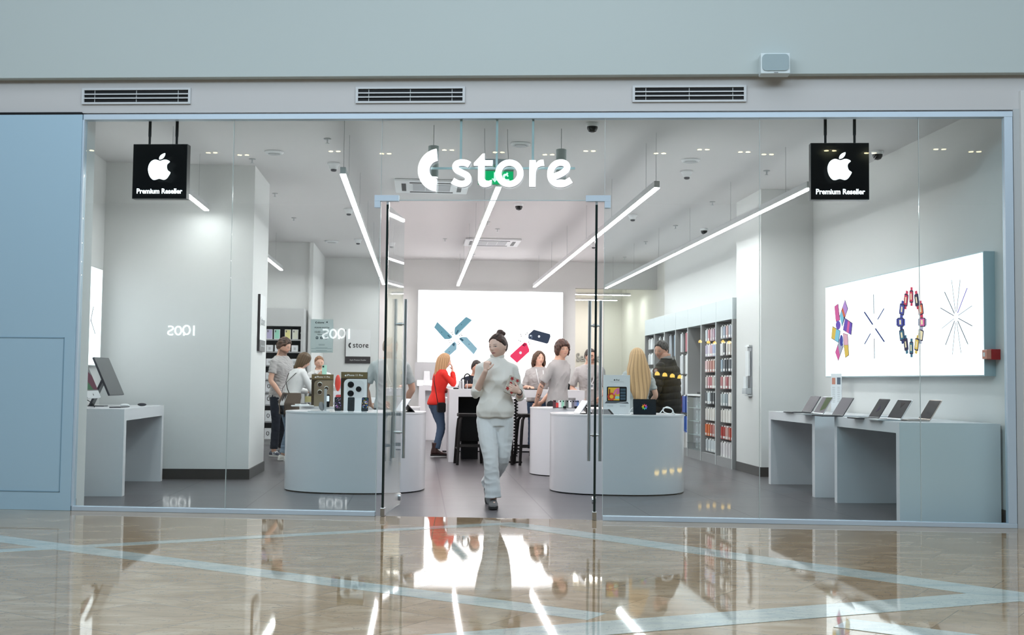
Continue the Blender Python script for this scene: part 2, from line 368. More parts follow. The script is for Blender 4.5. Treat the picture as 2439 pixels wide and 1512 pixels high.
# frame rails round the glazing
struct(fobj('trim_6', MB().box(-4.712, 3.74, -.02, .06, 3.618, 3.668), ALU, bevel=.003))
struct(fobj('trim_7', MB().box(-4.712, -1.905, -.02, .045, 0, .042), ALU, bevel=.003))
struct(fobj('trim_8', MB().box(.142, 3.74, -.02, .045, 0, .042), ALU, bevel=.003))
struct(fobj('trim_9', MB().box(3.665, 3.738, -.02, .05, .042, 3.618), ALU, bevel=.003))
struct(fobj('trim_10', MB().box(-4.718, -4.700, -.02, .05, .042, 3.618), ALU, bevel=.002))
struct(fobj('trim_11', MB().box(-4.73, 3.75, -.002, .004, 3.668, 3.676), DGREY))
struct(fobj('trim_12', MB().box(-24, -4.73, -.02, .02, 3.667, 3.69), BLACK))
JOINT = mat('silicone_joint', (.55, .62, .62), .15)
def pane(name, u0, u1, z0, z1):
    o = struct(fobj(name, MB().box(u0, u1, .006, .018, z0, z1), GLASS)); return o
GU = [(-4.70, -3.29), (-3.286, -1.905), (.142, 1.524), (1.528, 2.925), (2.929, 3.665)]
for i, (a, b) in enumerate(GU):
    pane('window_%d' % (i+1), a, b, .042, 3.618)
    if i in (1, 3, 4): struct(fobj('trim_%d' % (12+i), MB().box(a-.004, a, .005, .019, .042, 3.618), JOINT))
pane('window_6', -1.901, .138, 2.875, 3.618)
struct(fobj('trim_18', MB().box(-1.905, -1.901, .005, .019, .042, 3.618), JOINT))
struct(fobj('trim_19', MB().box(.138, .142, .005, .019, .042, 3.618), JOINT))
struct(fobj('trim_20', MB().box(-1.80, .03, .004, .02, 2.866, 2.875), mat('transom_edge', (.5, .58, .58), .2)))
# doors: both glass leaves stand open into the shop
def door(n, u, side, label):
    o = thing('door_%d' % n, label, 'glass door', tuple(fw(u, 0, 0)), FYAW)
    obj('glass_leaf', MB().box(-.006, .006, .02, .96, .012, 2.83), GLASS, o)
    obj('leaf_edge', MB().box(-.0105, .0105, -.002, .02, .02, 2.83), mat('dark_glass_edge', (.012, .022, .022), .15), o)
    obj('pivot_patch', MB().box(-.02, .02, -.012, .07, .004, .075), SILVER, o, bevel=.003)
    obj('lock_patch', MB().lathe([(.001, -.02), (.032, -.02), (.038, -.008), (.038, .008), (.032, .02), (.001, .02)], n=20).xf(Matrix.Translation((0, .93, .085))@Matrix.Rotation(PI/2, 4, 'Y')), SILVER, o, smooth=True)
    obj('top_pivot', MB().box(-.012, .012, 0, .04, 2.79, 2.855), SILVER, o, bevel=.002)
    for s in (-1, 1):
        h = obj('handle', MB().tube([(s*.054, .82, .47), (s*.054, .82, 2.02)], .0165, 16), SILVER, o, smooth=True)
    for z in (.72, 1.775): obj('handle_standoff', MB().tube([(-.054, .82, z), (.054, .82, z)], .010, 12).tube([(-.022, .82, z), (.022, .82, z)], .017, 14), SILVER, o, smooth=True)
    # corner patch fitting that carries the leaf from the fixed glass
    t = thing('patch_fitting', 'brushed L-shaped patch fitting above the %s glass door' % ('left' if side < 0 else 'right'), 'door fitting', FLOC, FYAW, 'patch fittings')
    a, b = (-1.960, -1.735) if side < 0 else (-.030, .195)
    mb = MB(); mb.box(a, b, -.012, .036, 2.86, 2.915)
    if side < 0: mb.box(a, a+.055, -.012, .036, 2.80, 2.86)
    else: mb.box(b-.055, b, -.012, .036, 2.80, 2.86)
    obj('fitting_body', mb, ALU, t, bevel=.002)
door(1, -1.838, -1, 'left glass door leaf standing open with tall steel bar handles')
door(2, .068, 1, 'right glass door leaf standing open, seen edge on')
bpy.context.view_layer.update()

# ------------------------------------------------------------ vents, speaker
VF = mat('vent_metal', (.62, .64, .66), .45)
for (a, b, l) in ((-4.735, -3.70, 'leftmost white slotted air vent above the shop glass'), (-2.15, -1.14, 'middle white slotted air vent above the shop entrance'), (.385, 1.405, 'rightmost white slotted air vent, below the wall speaker')):
    t = thing('air_vent', l, 'vent', FLOC, FYAW, 'slotted vents on the bulkhead')
    z0, z1 = 3.765, 3.915
    mb = MB(); mb.box(a, b, -.02, 0, z0, z0+.018); mb.box(a, b, -.02, 0, z1-.018, z1); mb.box(a, a+.022, -.02, 0, z0+.018, z1-.018); mb.box(b-.022, b, -.02, 0, z0+.018, z1-.018)
    obj('vent_frame', mb, VF, t)
    obj('vent_backing', MB().box(a+.02, b-.02, -.004, -.001, z0+.01, z1-.01), BLACK, t)
    for k in (1, 2):
        z = z0+.018+k*.038-.006; obj('vent_slat', MB().hexa([(a+.02, -.019, z), (b-.02, -.019, z), (b-.02, -.006, z+.004), (a+.02, -.006, z+.004)], [(a+.02, -.019, z+.011), (b-.02, -.019, z+.011), (b-.02, -.006, z+.015), (a+.02, -.006, z+.015)]), VF, t)
    for k in range(3):
        u_ = a+.12+(b-a-.24)*k/2; obj('vent_brace', MB().box(u_-.003, u_+.003, -.008, -.004, z0+.015, z1-.015), GREY, t)
t = thing('wall_speaker', 'white box loudspeaker with rounded grey grille on the upper wall', 'speaker', FLOC, FYAW)
obj('speaker_case', MB().box(1.503, 1.762, -.22, -.09, 3.965, 4.150), mat('speaker_white', (.72, .80, .82), .5), t, bevel=.008)
obj('speaker_grille', MB().prism(rrect(.232, .148, .035, 6, 1.6325, 4.064), -.230, -.22, 0, 0, 'y'), mat('speaker_grille', (.36, .45, .48), .7, bump=(900, .4, .002)), t, smooth=True)
obj('speaker_badge', MB().box(1.62, 1.655, -.223, -.22, 3.972, 3.976), DGREY, t)

# ------------------------------------------------------------ lit word sign hung inside the glass
t = thing('shop_sign', 'large lit white word sign over the shop entrance', 'sign', FLOC, FYAW)
LSIDE = mat('letter_return', (.70, .72, .82), .4)
for nm, g in wordmark():
    obj(nm, wordmark_mb(MB(), .000620, -1.556, 3.333, -.065, -.02, nm, 0, 1), [BOXW2, LSIDE], t)
SR = mat('sign_frame_paint', (.48, .57, .58), .4)
obj('sign_rail', MB().box(-1.45, -.13, .022, .040, 3.158, 3.178), SR, t)
for k in (-1.175, -.845, -.515): obj('sign_hanger', MB().box(k-.010, k+.010, .024, .038, 3.178, 3.618), SR, t)
# black hanging signs
for (u0, lab) in ((-4.275, 'left black hanging sign with lit white fruit logo'), (1.995, 'right black hanging sign with lit white fruit logo')):
    t = thing('hanging_sign', lab, 'sign', tuple(fw(u0, .10, 0)), FYAW, 'square hanging signs')
    obj('sign_box', MB().box(0, .520, 0, .085, 2.895, 3.412), mat('sign_casing', (.05, .045, .045), .35), t, bevel=.003)
    obj('sign_face', MB().box(.004, .516, -.004, 0, 2.903, 3.408), BLACKG, t)
    obj('logo', fruit_mb(MB(), .001135, .257, 3.192, -.008, -.004), BOXW2, t)
    tx = text_mb('Premium Reseller', .066, .004, bold=.0016); tx.xf(Matrix.Translation((.262, -.006, 2.945))@Matrix.Scale(.92, 4, (1, 0, 0))); obj('lettering', tx, BOXW2, t)
    for x in (.14, .40): obj('drop_rod', MB().tube([(x, .04, 3.412), (x, .04, 3.50)], .011, 12).tube([(x, .04, 3.49), (x, .04, CEIL)], .014, 12), BLACK, t, smooth=True)
# ------------------------------------------------------------ the mall behind the viewer, seen mirrored in the glass
struct(fobj('wall_mall_opposite', MB().box(-24, 24, -26.4, -26.1, 0, 6.8), mat('mall_wall', (.36, .40, .42), .8)))
struct(fobj('ceiling_mall', MB().box(-24, 24, -26.4, -.1, 6.8, 7.0), mat('mall_ceiling', (.60, .66, .66), .9)))
WARM = mat('warm_downlight', (1, 1, 1), .5, emit=(1, .82, .45), es=16)
WARM2 = mat('amber_bulb', (1, 1, 1), .5, emit=(1, .62, .12), es=12)
NEON = mat('lit_opposite_sign', (1, 1, 1), .5, emit=(1, 1, 1), es=7)
dl = None
for k, u_ in enumerate((-12.3, -9.3, -8.6, -6.2, -5.0, -3.4, -2.2, -1.0, 0, 1.7, 2.7, 3.7, 4.3, 5.7, 6.7, 8.2, 9.1)):
    wv = -17.3-(k*37 % 5)*.15
    if dl is None:
        dl = thing('downlight_pair', 'small warm twin spotlight in the mall ceiling, mirrored in the glass', 'spotlight', (0, 0, 0), FYAW, 'twin spotlights of the mall ceiling')
        obj('fitting', MB().box(-.2, .2, -.1, .1, 6.775, 6.80), WPL, dl)
        for s in (-1, 1): obj('lamp', MB().lathe([(.055, 6.765), (.05, 6.775)], (s*.09, 0, 0), 14), WARM, dl)
        dl.location = tuple(fw(u_, wv, 0))
    else: dup(dl, tuple(fw(u_, wv, 0)))
for k, (u_, z) in enumerate(((-12.9, 2.72), (-7.9, 2.66))):
    t = thing('lit_brand_sign', 'lit white letter sign of the shop opposite, its mirror image %s' % ('on the bare left glass' if k == 0 else 'over the opening hours notice'), 'sign', tuple(fw(u_, -26.09, 0)), FYAW+PI)
    mb = MB(); W_ = .046
    def S(pts): mb.prism(stroke(pts, W_), -.03, 0, 0, 0, 'y')
    x = -.37
    mb.box(x-.024, x+.024, -.03, 0, z-.16, z+.16)
    S([(x+.24+.11*math.cos(R(a)), z+.02+.14*math.sin(R(a))) for a in range(0, 361, 30)]); S([(x+.29, z-.06), (x+.33, z-.16)])
    S([(x+.51+.10*math.cos(R(a)), z+.13*math.sin(R(a))) for a in range(0, 361, 30)])
    S([(x+.84, z+.12), (x+.76, z+.135), (x+.69, z+.11), (x+.68, z+.05), (x+.75, z+.005), (x+.83, z-.04), (x+.83, z-.11), (x+.75, z-.14), (x+.67, z-.12)])
    obj('lettering', mb, NEON, t)
def bulb(u_, z, r, label, grp, wv=-25.6):
    t = thing('pendant_bulb', label, 'lamp', tuple(fw(u_, wv, z)), FYAW, grp)
    obj('glass_dome', MB().lathe([(r, -.6*r), (r, 0), (r*.85, r*.5), (r*.45, r*.85), (.01, r)], n=14), WARM2, t, smooth=True)
    obj('cord', MB().tube([(0, 0, r), (0, 0, r+.12)], .003, 6), BLACK, t)
for k in range(4): bulb(2.12+k*.23, 1.50-k*.03, .075, 'amber dome lamp of the cafe opposite, mirrored over the black padded jacket', 'mirrored amber dome lamps')
for k in range(5): bulb(3.42+k*.22+.03*(k % 2), 2.50-.02*(k % 3), .055, 'amber bulb of the cafe opposite, mirrored over the accessory shelves', 'mirrored amber bulbs')
# ------------------------------------------------------------ linear lights and ceiling fittings
TZ = 3.257; TRK = mat('light_housing', (.72, .72, .73), .45)
def track(X, y0, y1, label, cab):
    t = thing('linear_light', label, 'ceiling light', (X, 0, TZ), 0, 'suspended linear lights')
    obj('housing', MB().box(-.028, .028, y0, y1, .004, .072), TRK, t)
    obj('diffuser', MB().box(-.0275, .0275, y0+.003, y1-.003, -.006, .004), LED, t)
    for y in cab: obj('suspension_cable', MB().tube([(0, y, .072), (0, y, CEIL-TZ-.002)], .0022, 6), GREY, t)
track(-2.6, 11.95, 14.42, 'short linear light behind the left hanging sign, ending at the column', (12.4, 13.9))
track(-2.6, 16.05, 22.2, 'linear light far left, beyond the column above the box shelves', (17, 21.3))
CB = [12.6, 14.9, 17.2, 19.5, 21.8, 24.2]
track(-.783, 11.65, 25.1, 'long linear light running down to the left glass door', [11.75]+CB)
track(.80, 12.2, 25.1, 'long linear light starting below the exit sign', CB)
track(2.44, 12.0, 25.1, 'long linear light running past the right glass door', [12.05]+CB)
track(4.0, 11.8, 25.1, 'longest looking linear light, behind the right hanging sign', CB)
for y, x1, l in ((27.1, 4.89, 'front'), (28.9, 4.88, 'rear')):
    t = thing('service_light', 'thin crosswise light strip in the service room, the %s one' % l, 'ceiling light', (0, y, 3.26), 0, 'service room strips')
    obj('housing', MB().box(3.42, x1, -.03, .03, .004, .05), TRK, t)
    obj('diffuser', MB().box(3.42, x1, -.026, .026, -.006, .004), mat('warm_strip', (1, 1, 1), .5, emit=(1, .95, .86), es=80), t)
    for x in (3.6, x1-.1): obj('suspension_cable', MB().tube([(x, 0, .05), (x, 0, .57)], .003, 6), GREY, t)
struct(obj('ceiling_service', MB().box(3.2, 6.0, 25.6, 30.2, 3.84, 3.849), SRV))
def cassette(x, y, s, label):
    t = thing('air_conditioner', label, 'air conditioner', (x, y, CEIL), 0, 'ceiling cassettes')
    obj('cassette_panel', MB().box(-s/2, s/2, -s/2, s/2, -.035, -.002), WPL, t, bevel=.01)
    mb = MB().box(-.26*s, .26*s, -.26*s, .26*s, -.040, -.034)
    obj('intake_grille', mb, mat('vent_grille', (.50, .51, .53), .6), t)
    for k in range(4): obj('grille_bar', MB().box(-.26*s+k*.173*s-.004, -.26*s+k*.173*s+.004, -.26*s, .26*s, -.044, -.040), WPL, t)
    for a in range(4): obj('air_slot', MB().box(-.30*s, .30*s, .35*s, .41*s, -.039, -.034).xf(Matrix.Rotation(a*PI/2, 4, 'Z')), BLACK, t)
cassette(.13, 15.75, .98, 'square ceiling air conditioner behind the word sign')
cassette(1.33, 22.0, 1.04, 'square ceiling air conditioner near the back wall')
def cpt(px, py): return gpt(px, py, CEIL)
def detector(px, py, l):
    p = cpt(px, py); t = thing('smoke_detector', l, 'smoke detector', p, 0, 'smoke detectors')
    obj('detector_body', MB().lathe([(.075, -.002), (.075, -.02), (.055, -.04), (.048, -.075), (.02, -.085)], n=20), WPL, t, smooth=True)
    obj('detector_sensor', MB().lathe([(.036, -.078), (.034, -.098), (.02, -.105)], n=16), DGREY, t, smooth=True)
for px, py, l in ((795, 388, 'white smoke detector beside the near end of the left long light'), (831, 497, 'white smoke detector left of the left long light, second one back'), (853, 569, 'white smoke detector left of the left long light, furthest back'), (1636, 407, 'white smoke detector right of the near end of the third long light'), (1507, 511, 'white smoke detector between the two right long lights, near one'), (1414, 579, 'white smoke detector just left of the right glass door edge')): detector(px, py, l)
def dome(px, py, l):
    t = thing('security_camera', l, 'camera', cpt(px, py), 0, 'black dome cameras')
    obj('camera_base', MB().lathe([(.065, -.002), (.065, -.025), (.055, -.04)], n=20), WPL, t, smooth=True)
    obj('camera_dome', MB().lathe([(.056, -.036), (.054, -.06), (.038, -.09), (.01, -.1)], n=20), BLACKG, t, smooth=True)
for px, py, l in ((1411, 293, 'black dome camera high above the right side of the word sign'), (2090, 360, 'black dome camera right of the right hanging sign'), (1236, 485, 'black dome camera below the word sign'), (1677, 544, 'black dome camera above the rightmost long light')): dome(px, py, l)
def sprink(px, py):
    t = thing('sprinkler', 'small ceiling sprinkler head with a flat round deflector', 'sprinkler', cpt(px, py), 0, 'ceiling sprinklers')
    obj('sprinkler_plate', MB().lathe([(.04, -.002), (.04, -.008)], n=14), GREY, t)
    obj('sprinkler_head', MB().lathe([(.008, -.008), (.008, -.05), (.022, -.052), (.022, -.056)], n=10), SILVER, t)
for px, py in ((601, 378), (655, 460), (700, 518), (1826, 406), (1697, 480), (1609, 537), (1538, 575), (1488, 612), (1162, 528), (1185, 545), (1060, 568), (780, 330), (1127, 605)): sprink(px, py)
def rvent(px, py, l, r=.11):
    t = thing('round_diffuser', l, 'ceiling vent', cpt(px, py), 0, 'round ceiling diffusers')
    obj('diffuser_ring', MB().lathe([(r, -.002), (r, -.012), (r*.8, -.03), (r*.72, -.012)], n=28), WPL, t, smooth=True)
    obj('diffuser_disc', MB().lathe([(r*.6, -.02), (r*.6, -.032)], n=24), GREY, t)
rvent(1240, 341, 'round white ceiling diffuser above the letters o and r'); rvent(653, 361, 'round ceiling diffuser left of the long lights'); rvent(1645, 380, 'round ceiling diffuser right of the third long light'); rvent(790, 574, 'round ceiling diffuser at the far left ceiling', .13)
for px, l in ((1033, 'pale cylinder pendant spotlight behind the word sign symbol'), (1337, 'pale cylinder pendant spotlight behind the letter e')):
    p = pt(px, 345, 12.0); t = thing('cylinder_pendant', l, 'pendant light', (p.x, 12.0, 0), 0, 'cylinder pendants')
    obj('lamp_body', MB().lathe([(.052, 3.31), (.054, 3.315), (.054, 3.63), (.04, 3.635)], n=24), mat('pendant_paint', (.50, .57, .58), .5), t, smooth=True)
    obj('lamp_lens', MB().lathe([(.047, 3.305), (.047, 3.311)], n=20), mat('pendant_lens', (1, 1, 1), .5, emit=(1, .9, .9), es=3), t)
    obj('cord', MB().tube([(0, 0, 3.63), (0, 0, CEIL)], .004, 6), GREY, t)
# exit sign
p = pt(1181, 400, 12.1); t = thing('exit_sign', 'green emergency exit sign with white running figure and arrow', 'exit sign', (p.x, 12.1, 0))
obj('sign_housing', MB().box(-.195, .195, -.03, .03, 3.47, 3.53), mat('exit_housing', (.66, .76, .86), .4), t, bevel=.004)
obj('sign_plate', MB().box(-.185, .185, -.006, .006, 3.26, 3.47), mat('exit_acrylic', (.35, .8, .6), .3), t)
obj('green_field', MB().box(-.18, .18, -.009, -.006, 3.27, 3.405), mat('exit_green', (.0, .4, .15), .4, emit=(0, .42, .13), es=.9), t)
mb = MB(); Z = 3.3375; s_ = .052
mb.prism([(-.02, .055), (.0, .055), (.0, -.01), (.022, -.01), (-.01, -.05), (-.042, -.01), (-.02, -.01)], -.012, -.009, 0, 0, 'y')
mb.prism(arc(.118, .045, .011, .011, 0, 330, 9), -.012, -.009, 0, 0, 'y')
for a in ([(.105, .036), (.085, .005), (.098, -.018), (.135, -.02), (.14, -.02)], [(.088, .0), (.08, -.03), (.07, -.055)], [(.075, .012), (.09, .035), (.115, .03), (.128, .015)]): mb.prism(stroke(a, .015), -.012, -.009, 0, 0, 'y')
mb.xf(Matrix.Translation((0, 0, Z))); obj('exit_pictogram', mb, mat('exit_white', (.7, 1, .9), .4, emit=(.75, 1, .92), es=.9), t)
for x in (-.11, .13): obj('hanging_wire', MB().tube([(x, 0, 3.53), (x-.01, 0, 3.68), (x-.012, 0, CEIL)], .003, 6), GREY, t)

# ------------------------------------------------------------ light boxes
def emis(h, k=1.0): return mat('print_'+h.lstrip('#'), (0, 0, 0), .6, emit=tuple(c for c in srgb(h)), es=k, spec=.1)
t = thing('back_light_box', 'large lit white advertising box with phones on the back wall', 'light box')
a = pt(997, 690, 25.3); b = pt(1339, 918, 25.3)
obj('box_frame', MB().box(a.x-.012, b.x+.012, 25.32, 25.499, 1.10, 3.175), mat('box_frame', (.55, .57, .58), .4), t)
obj('lit_face', MB().box(a.x, b.x, 25.300, 25.32, 1.112, 3.163), mat('back_box_face', (1, 1, 1), .5, emit=(.97, .98, 1), es=1.5), t)
def B(l): return [(lambda q: (q.x, q.z))(pt(1000+x/5.6, 680+y/5.6, 25.29)) for x, y in l]
names = ['#6f9fb0', '#8fb6c6', '#3d5f70', '#3a4558', '#f0436a', '#15181e', '#e8eef4', '#b9d6e2', '#a81f45', '#5d6a80']
mb = MB(); D = lambda l, ci, lay=0: mb.prism(B(l), 25.296-.002*lay, 25.299-.002*lay, ci, ci, 'y')
ph = [([(232, 486), (190, 556), (330, 714), (395, 714), (432, 692), (425, 668)], [(380, 655), (415, 700), (392, 690), (368, 664)], [(228, 482), (236, 486), (434, 690), (428, 668)]),
      ([(618, 415), (693, 458), (497, 657), (478, 662), (462, 640), (466, 560)], [(505, 590), (520, 598), (492, 650), (480, 640)], [(690, 458), (695, 466), (500, 662), (490, 655)]),
      ([(518, 704), (560, 685), (628, 688), (767, 842), (720, 915), (540, 730)], [(545, 695), (585, 725), (570, 745), (530, 712)], [(518, 704), (540, 736), (716, 918), (724, 912)]),
      ([(465, 745), (488, 772), (488, 850), (392, 935), (320, 885)], [(442, 765), (470, 770), (458, 812), (430, 790)], [(465, 743), (460, 742), (318, 882), (326, 888)])]
PC = [emis(n) for n in names]
for i, (o_, c_, e_) in enumerate(ph):
    mb = MB(); D(o_, 0 if i < 2 else 1, 0); D(e_, 7, 1); D(c_, 2, 1)
    c_ = ((292, 620), (556, 520), (656, 782), (392, 884))[i]; D([(c_[0]-7, c_[1]), (c_[0], c_[1]-8), (c_[0]+7, c_[1]), (c_[0], c_[1]+8)], 2, 1); obj('printed_phone', mb, PC, t)
mb = MB()
D([(1520, 587), (1738, 648), (1743, 680), (1712, 766), (1692, 774), (1456, 712), (1445, 692), (1452, 650)], 3); D(rrect(52, 56, 14, 3, 1478, 682), 9, 1); D(arc(1480, 668, 10, 10, 0, 330, 8), 6, 2); D(arc(1472, 692, 9, 9, 0, 330, 8), 5, 2)
D(arc(1590, 678, 15, 17, 0, 345, 12), 6, 1); obj('printed_phone', mb, PC, t); mb = MB()
D([(1393, 760), (1425, 765), (1458, 850), (1460, 880), (1297, 1030), (1203, 947), (1210, 925)], 4); D([(1370, 785), (1400, 765), (1425, 790), (1392, 815)], 8, 1); D(arc(1343, 896, 18, 19, 0, 345, 12), 6, 1); D(arc(1378, 795, 8, 8, 0, 330, 8), 5, 2); obj('printed_phone', mb, PC, t); mb = MB()
for x, y in ((420, 630), (437, 618), (437, 648), (530, 662), (548, 648), (560, 664), (390, 738), (420, 738), (402, 757), (512, 755), (530, 772), (512, 785), (1345, 650), (1352, 675), (1412, 650), (1432, 632), (1318, 732), (1343, 740), (1455, 755), (1462, 781)): D(arc(x, y, 7, 7, 0, 330, 7), 5, 0)
obj('printed_dots', mb, PC, t)
# right wall box
def pX(px, py, X):
    d = RW @ np.array([px-IW/2, py-IH/2, FPX]); k = X/d[0]; return (d[1]*k, CAMH+d[2]*k)
t = thing('right_light_box', 'lit white advertising box with tablets and watches on the right wall', 'light box')
XB = 5.16
y0, z1 = pX(2340, 602, XB); y1 = pX(1967, 686, XB)[0]
obj('box_frame', MB().box(XB+.004, 5.269, y0-.012, y1+.012, 1.325, 2.475), mat('box_frame_side', (.42, .52, .56), .4), t)
obj('lit_face', MB().box(XB-.004, XB+.02, y0, y1, 1.336, 2.462), BOXW, t)
def G(l): return [pX(1950+x/4.581, 590+y/4.581, XB-.008) for x, y in l]
cols = ['#e86aa8', '#c89ae0', '#8fd0e8', '#e8704f', '#7a5ac0', '#f0c860', '#3c3450', '#d83a5c', '#2f3a78', '#4a4fa8', '#3f6f88', '#b8b4c8', '#ffe9c0', '#f4b8c8', '#9a98a8']
mb = MB()
def D2(l, ci, lay=0): mb.prism([(y, z) for y, z in G(l)], XB-.006-.002*lay, XB-.004-.002*lay, ci, ci, 'x')
for l, ci in (([(170, 640), (210, 610), (230, 790), (185, 808)], 6), ([(285, 566), (317, 665), (252, 860), (226, 740)], 6), ([(285, 766), (367, 822), (352, 952), (263, 897)], 6), ([(148, 855), (234, 905), (216, 1038), (135, 987)], 6), ([(240, 950), (267, 1075), (211, 1234), (178, 1140)], 6), ([(262, 930), (314, 945), (328, 1172), (288, 1201), (270, 1060)], 6)): D2(l, ci)
for l, ci in (([(174, 643), (207, 616), (226, 788), (188, 803)], 0), ([(284, 574), (312, 665), (290, 740), (262, 650)], 1), ([(262, 650), (290, 740), (272, 760), (252, 690)], 3), ([(250, 690), (272, 770), (252, 850), (230, 740)], 2), ([(288, 774), (318, 795), (300, 915), (268, 893)], 4), ([(318, 795), (340, 812), (325, 932), (302, 916)], 0), ([(340, 812), (362, 826), (348, 944), (327, 932)], 4), ([(150, 862), (190, 885), (172, 1002), (139, 983)], 5), ([(190, 885), (230, 908), (213, 1030), (174, 1004)], 2), ([(240, 956), (263, 1075), (230, 1170), (210, 1060)], 11), ([(208, 1065), (230, 1172), (211, 1226), (182, 1140)], 0), ([(266, 935), (311, 948), (318, 1060), (276, 1060)], 13), ([(276, 1062), (318, 1062), (325, 1168), (290, 1195)], 5)): D2(l, ci, 1)
D2(arc(213, 843, 25, 48, 0, 345, 14), 4, 2); D2(arc(248, 1012, 17, 62, 0, 345, 14), 9, 2)
for a_, b_, w_, ci in (((596, 508), (598, 720), 5, 6), ((710, 662), (640, 782), 8, 8), ((495, 700), (587, 838), 13, 8), ((615, 880), (713, 1025), 13, 8), ((562, 935), (498, 1050), 8, 8), ((604, 990), (606, 1210), 5, 6), ((588, 520), (566, 572), 1.6, 11), ((612, 1200), (634, 1165), 1.6, 11)): D2(stroke([a_, ((a_[0]+b_[0])/2, (a_[1]+b_[1])/2), b_], w_), ci)
wc = [7, 7, 6, 7, 11, 5, 10, 10, 8, 9, 9, 7]
for k in range(12):
    an = R(-90+30*k); cx_, cy_ = 1010+118*math.cos(an), 812+280*math.sin(an)
    vert = abs(math.sin(an)); W2, H2 = 20+(1-vert)*14, 50+vert*18; tilt = .28*math.cos(an)*math.sin(an)*2
    def rr(p): return [(cx_+x*math.cos(tilt)-y*math.sin(tilt)*.45, cy_+x*math.sin(tilt)*1.6+y) for x, y in p]
    if vert > .4: D2(rr([(-W2*.55, -H2-34), (W2*.55, -H2-34), (W2*.55, H2+34), (-W2*.55, H2+34)]), wc[k] if wc[k] != 6 else 7)
    else: D2(rr([(-W2*1.35, -H2*.75), (W2*1.35, -H2*.75), (W2*1.35, H2*.75), (-W2*1.35, H2*.75)]), 9 if k == 9 else 11)
    D2(rr(rrect(W2*2, H2*2, 9, 3)), 6, 1); D2(rr(rrect(W2*1.5, H2*1.6, 7, 3)), [7, 6, 3, 0, 12, 5, 10, 6, 10, 9, 9, 7][k], 2)
    D2(rr([(-W2*.3, -H2*.5), (W2*.25, -H2*.5), (W2*.3, H2*.5), (-W2*.25, H2*.5)]), 12, 3)
for (x, y), wd, ci in (((1370, 482), 2.6, 6), ((1447, 350), 1.5, 11), ((1540, 345), 1.8, 11), ((1617, 438), 2.6, 4), ((1670, 632), 2.2, 11), ((1672, 853), 3, 6), ((1625, 1052), 2.6, 6), ((1550, 1150), 1.5, 13), ((1455, 1165), 1.5, 11), ((1380, 1060), 2.4, 6), ((1340, 880), 1.8, 11), ((1325, 656), 3, 6)):
    q = (1495+(x-1495)*.14, 755+(y-755)*.14); D2(stroke([(x, y), ((x+q[0])/2, (y+q[1])/2), q], wd*2.2), 14 if ci in (11, 13) else ci)
obj('printed_devices', mb, [emis(n, 1.0) for n in cols], t)
# left wall box
t = thing('left_light_box', 'narrow looking lit white advertising box on the left wall', 'light box')
XL = -3.80
ya = 12.4; yb = pX(243, 700, XL)[0]
zt = pX(243, 643, XL)[1]; zb = pX(243, 870, XL)[1]
obj('box_frame', MB().box(-3.849, XL-.004, ya-.01, yb+.01, zb-.01, zt+.01), mat('box_frame', (.55, .57, .58), .4), t)
obj('lit_face', MB().box(XL-.006, XL, ya, yb, zb, zt), BOXW, t)
mb = MB()
for q in ([(223, 730), (216, 765)], [(216, 760), (227, 795)]): mb.prism([pX(x, y, XL+.002) for x, y in stroke([q[0], ((q[0][0]+q[1][0])/2, (q[0][1]+q[1][1])/2), q[1]], .8)], XL, XL+.002, 0, 0, 'x')
obj('printed_lines', mb, emis('#3c3450'), t)
# ------------------------------------------------------------ wall plates
DPL = mat('dark_plate', (.035, .028, .03), .4); PLW = mat('plate_white', (.78, .78, .78), .4); INK = mat('black_ink', (.02, .02, .022), .5); INKG = mat('grey_ink', (.30, .32, .33), .5)
def plate(loc, rz, label, ink):
    t = thing('wall_plaque', label, 'sign', loc, rz, 'plaques with the shop name')
    obj('plate_panel', MB().box(0, .53, 0, .025, 1.72, 2.30), PLW, t, bevel=.002)
    obj('plate_edge', MB().box(-.012, 0, -.004, .03, 1.575, 2.30), DPL, t)
    obj('plate_footer', MB().box(0, .53, -.006, .025, 1.575, 1.72), DPL, t, bevel=.002)
    obj('word_mark', wordmark_mb(MB(), .000192, .055, 2.02, -.002, 0), ink, t)
    tx = text_mb('Apple Premium Reseller', .042, .002); tx.xf(Matrix.Translation((.265, -.009, 1.632))@Matrix.Scale(.86, 4, (1, 0, 0))); obj('lettering', tx, mat('plate_text', (.7, .7, .7), .5), t)
plate((gx(822, 25.47), 25.47, 0), 0, 'white shop name plaque on the back wall, black lettering', INK)
plate((-2.028, 15.12, 0), PI/2, 'white shop name plaque seen edge on, on the column side', INKG)
tx = text_mb('Service', .30, .03, 'LEFT', bold=.004); q = pt(1372, 858, 29.98); tx.xf(Matrix.Translation((q.x, 29.98, q.z-.02))@Matrix.Scale(.72, 4, (1, 0, 0)))
tag(obj('service_lettering', tx, mat('grey_letters', (.42, .42, .42), .6)), 'grey raised letters on the warm service room wall', 'lettering')
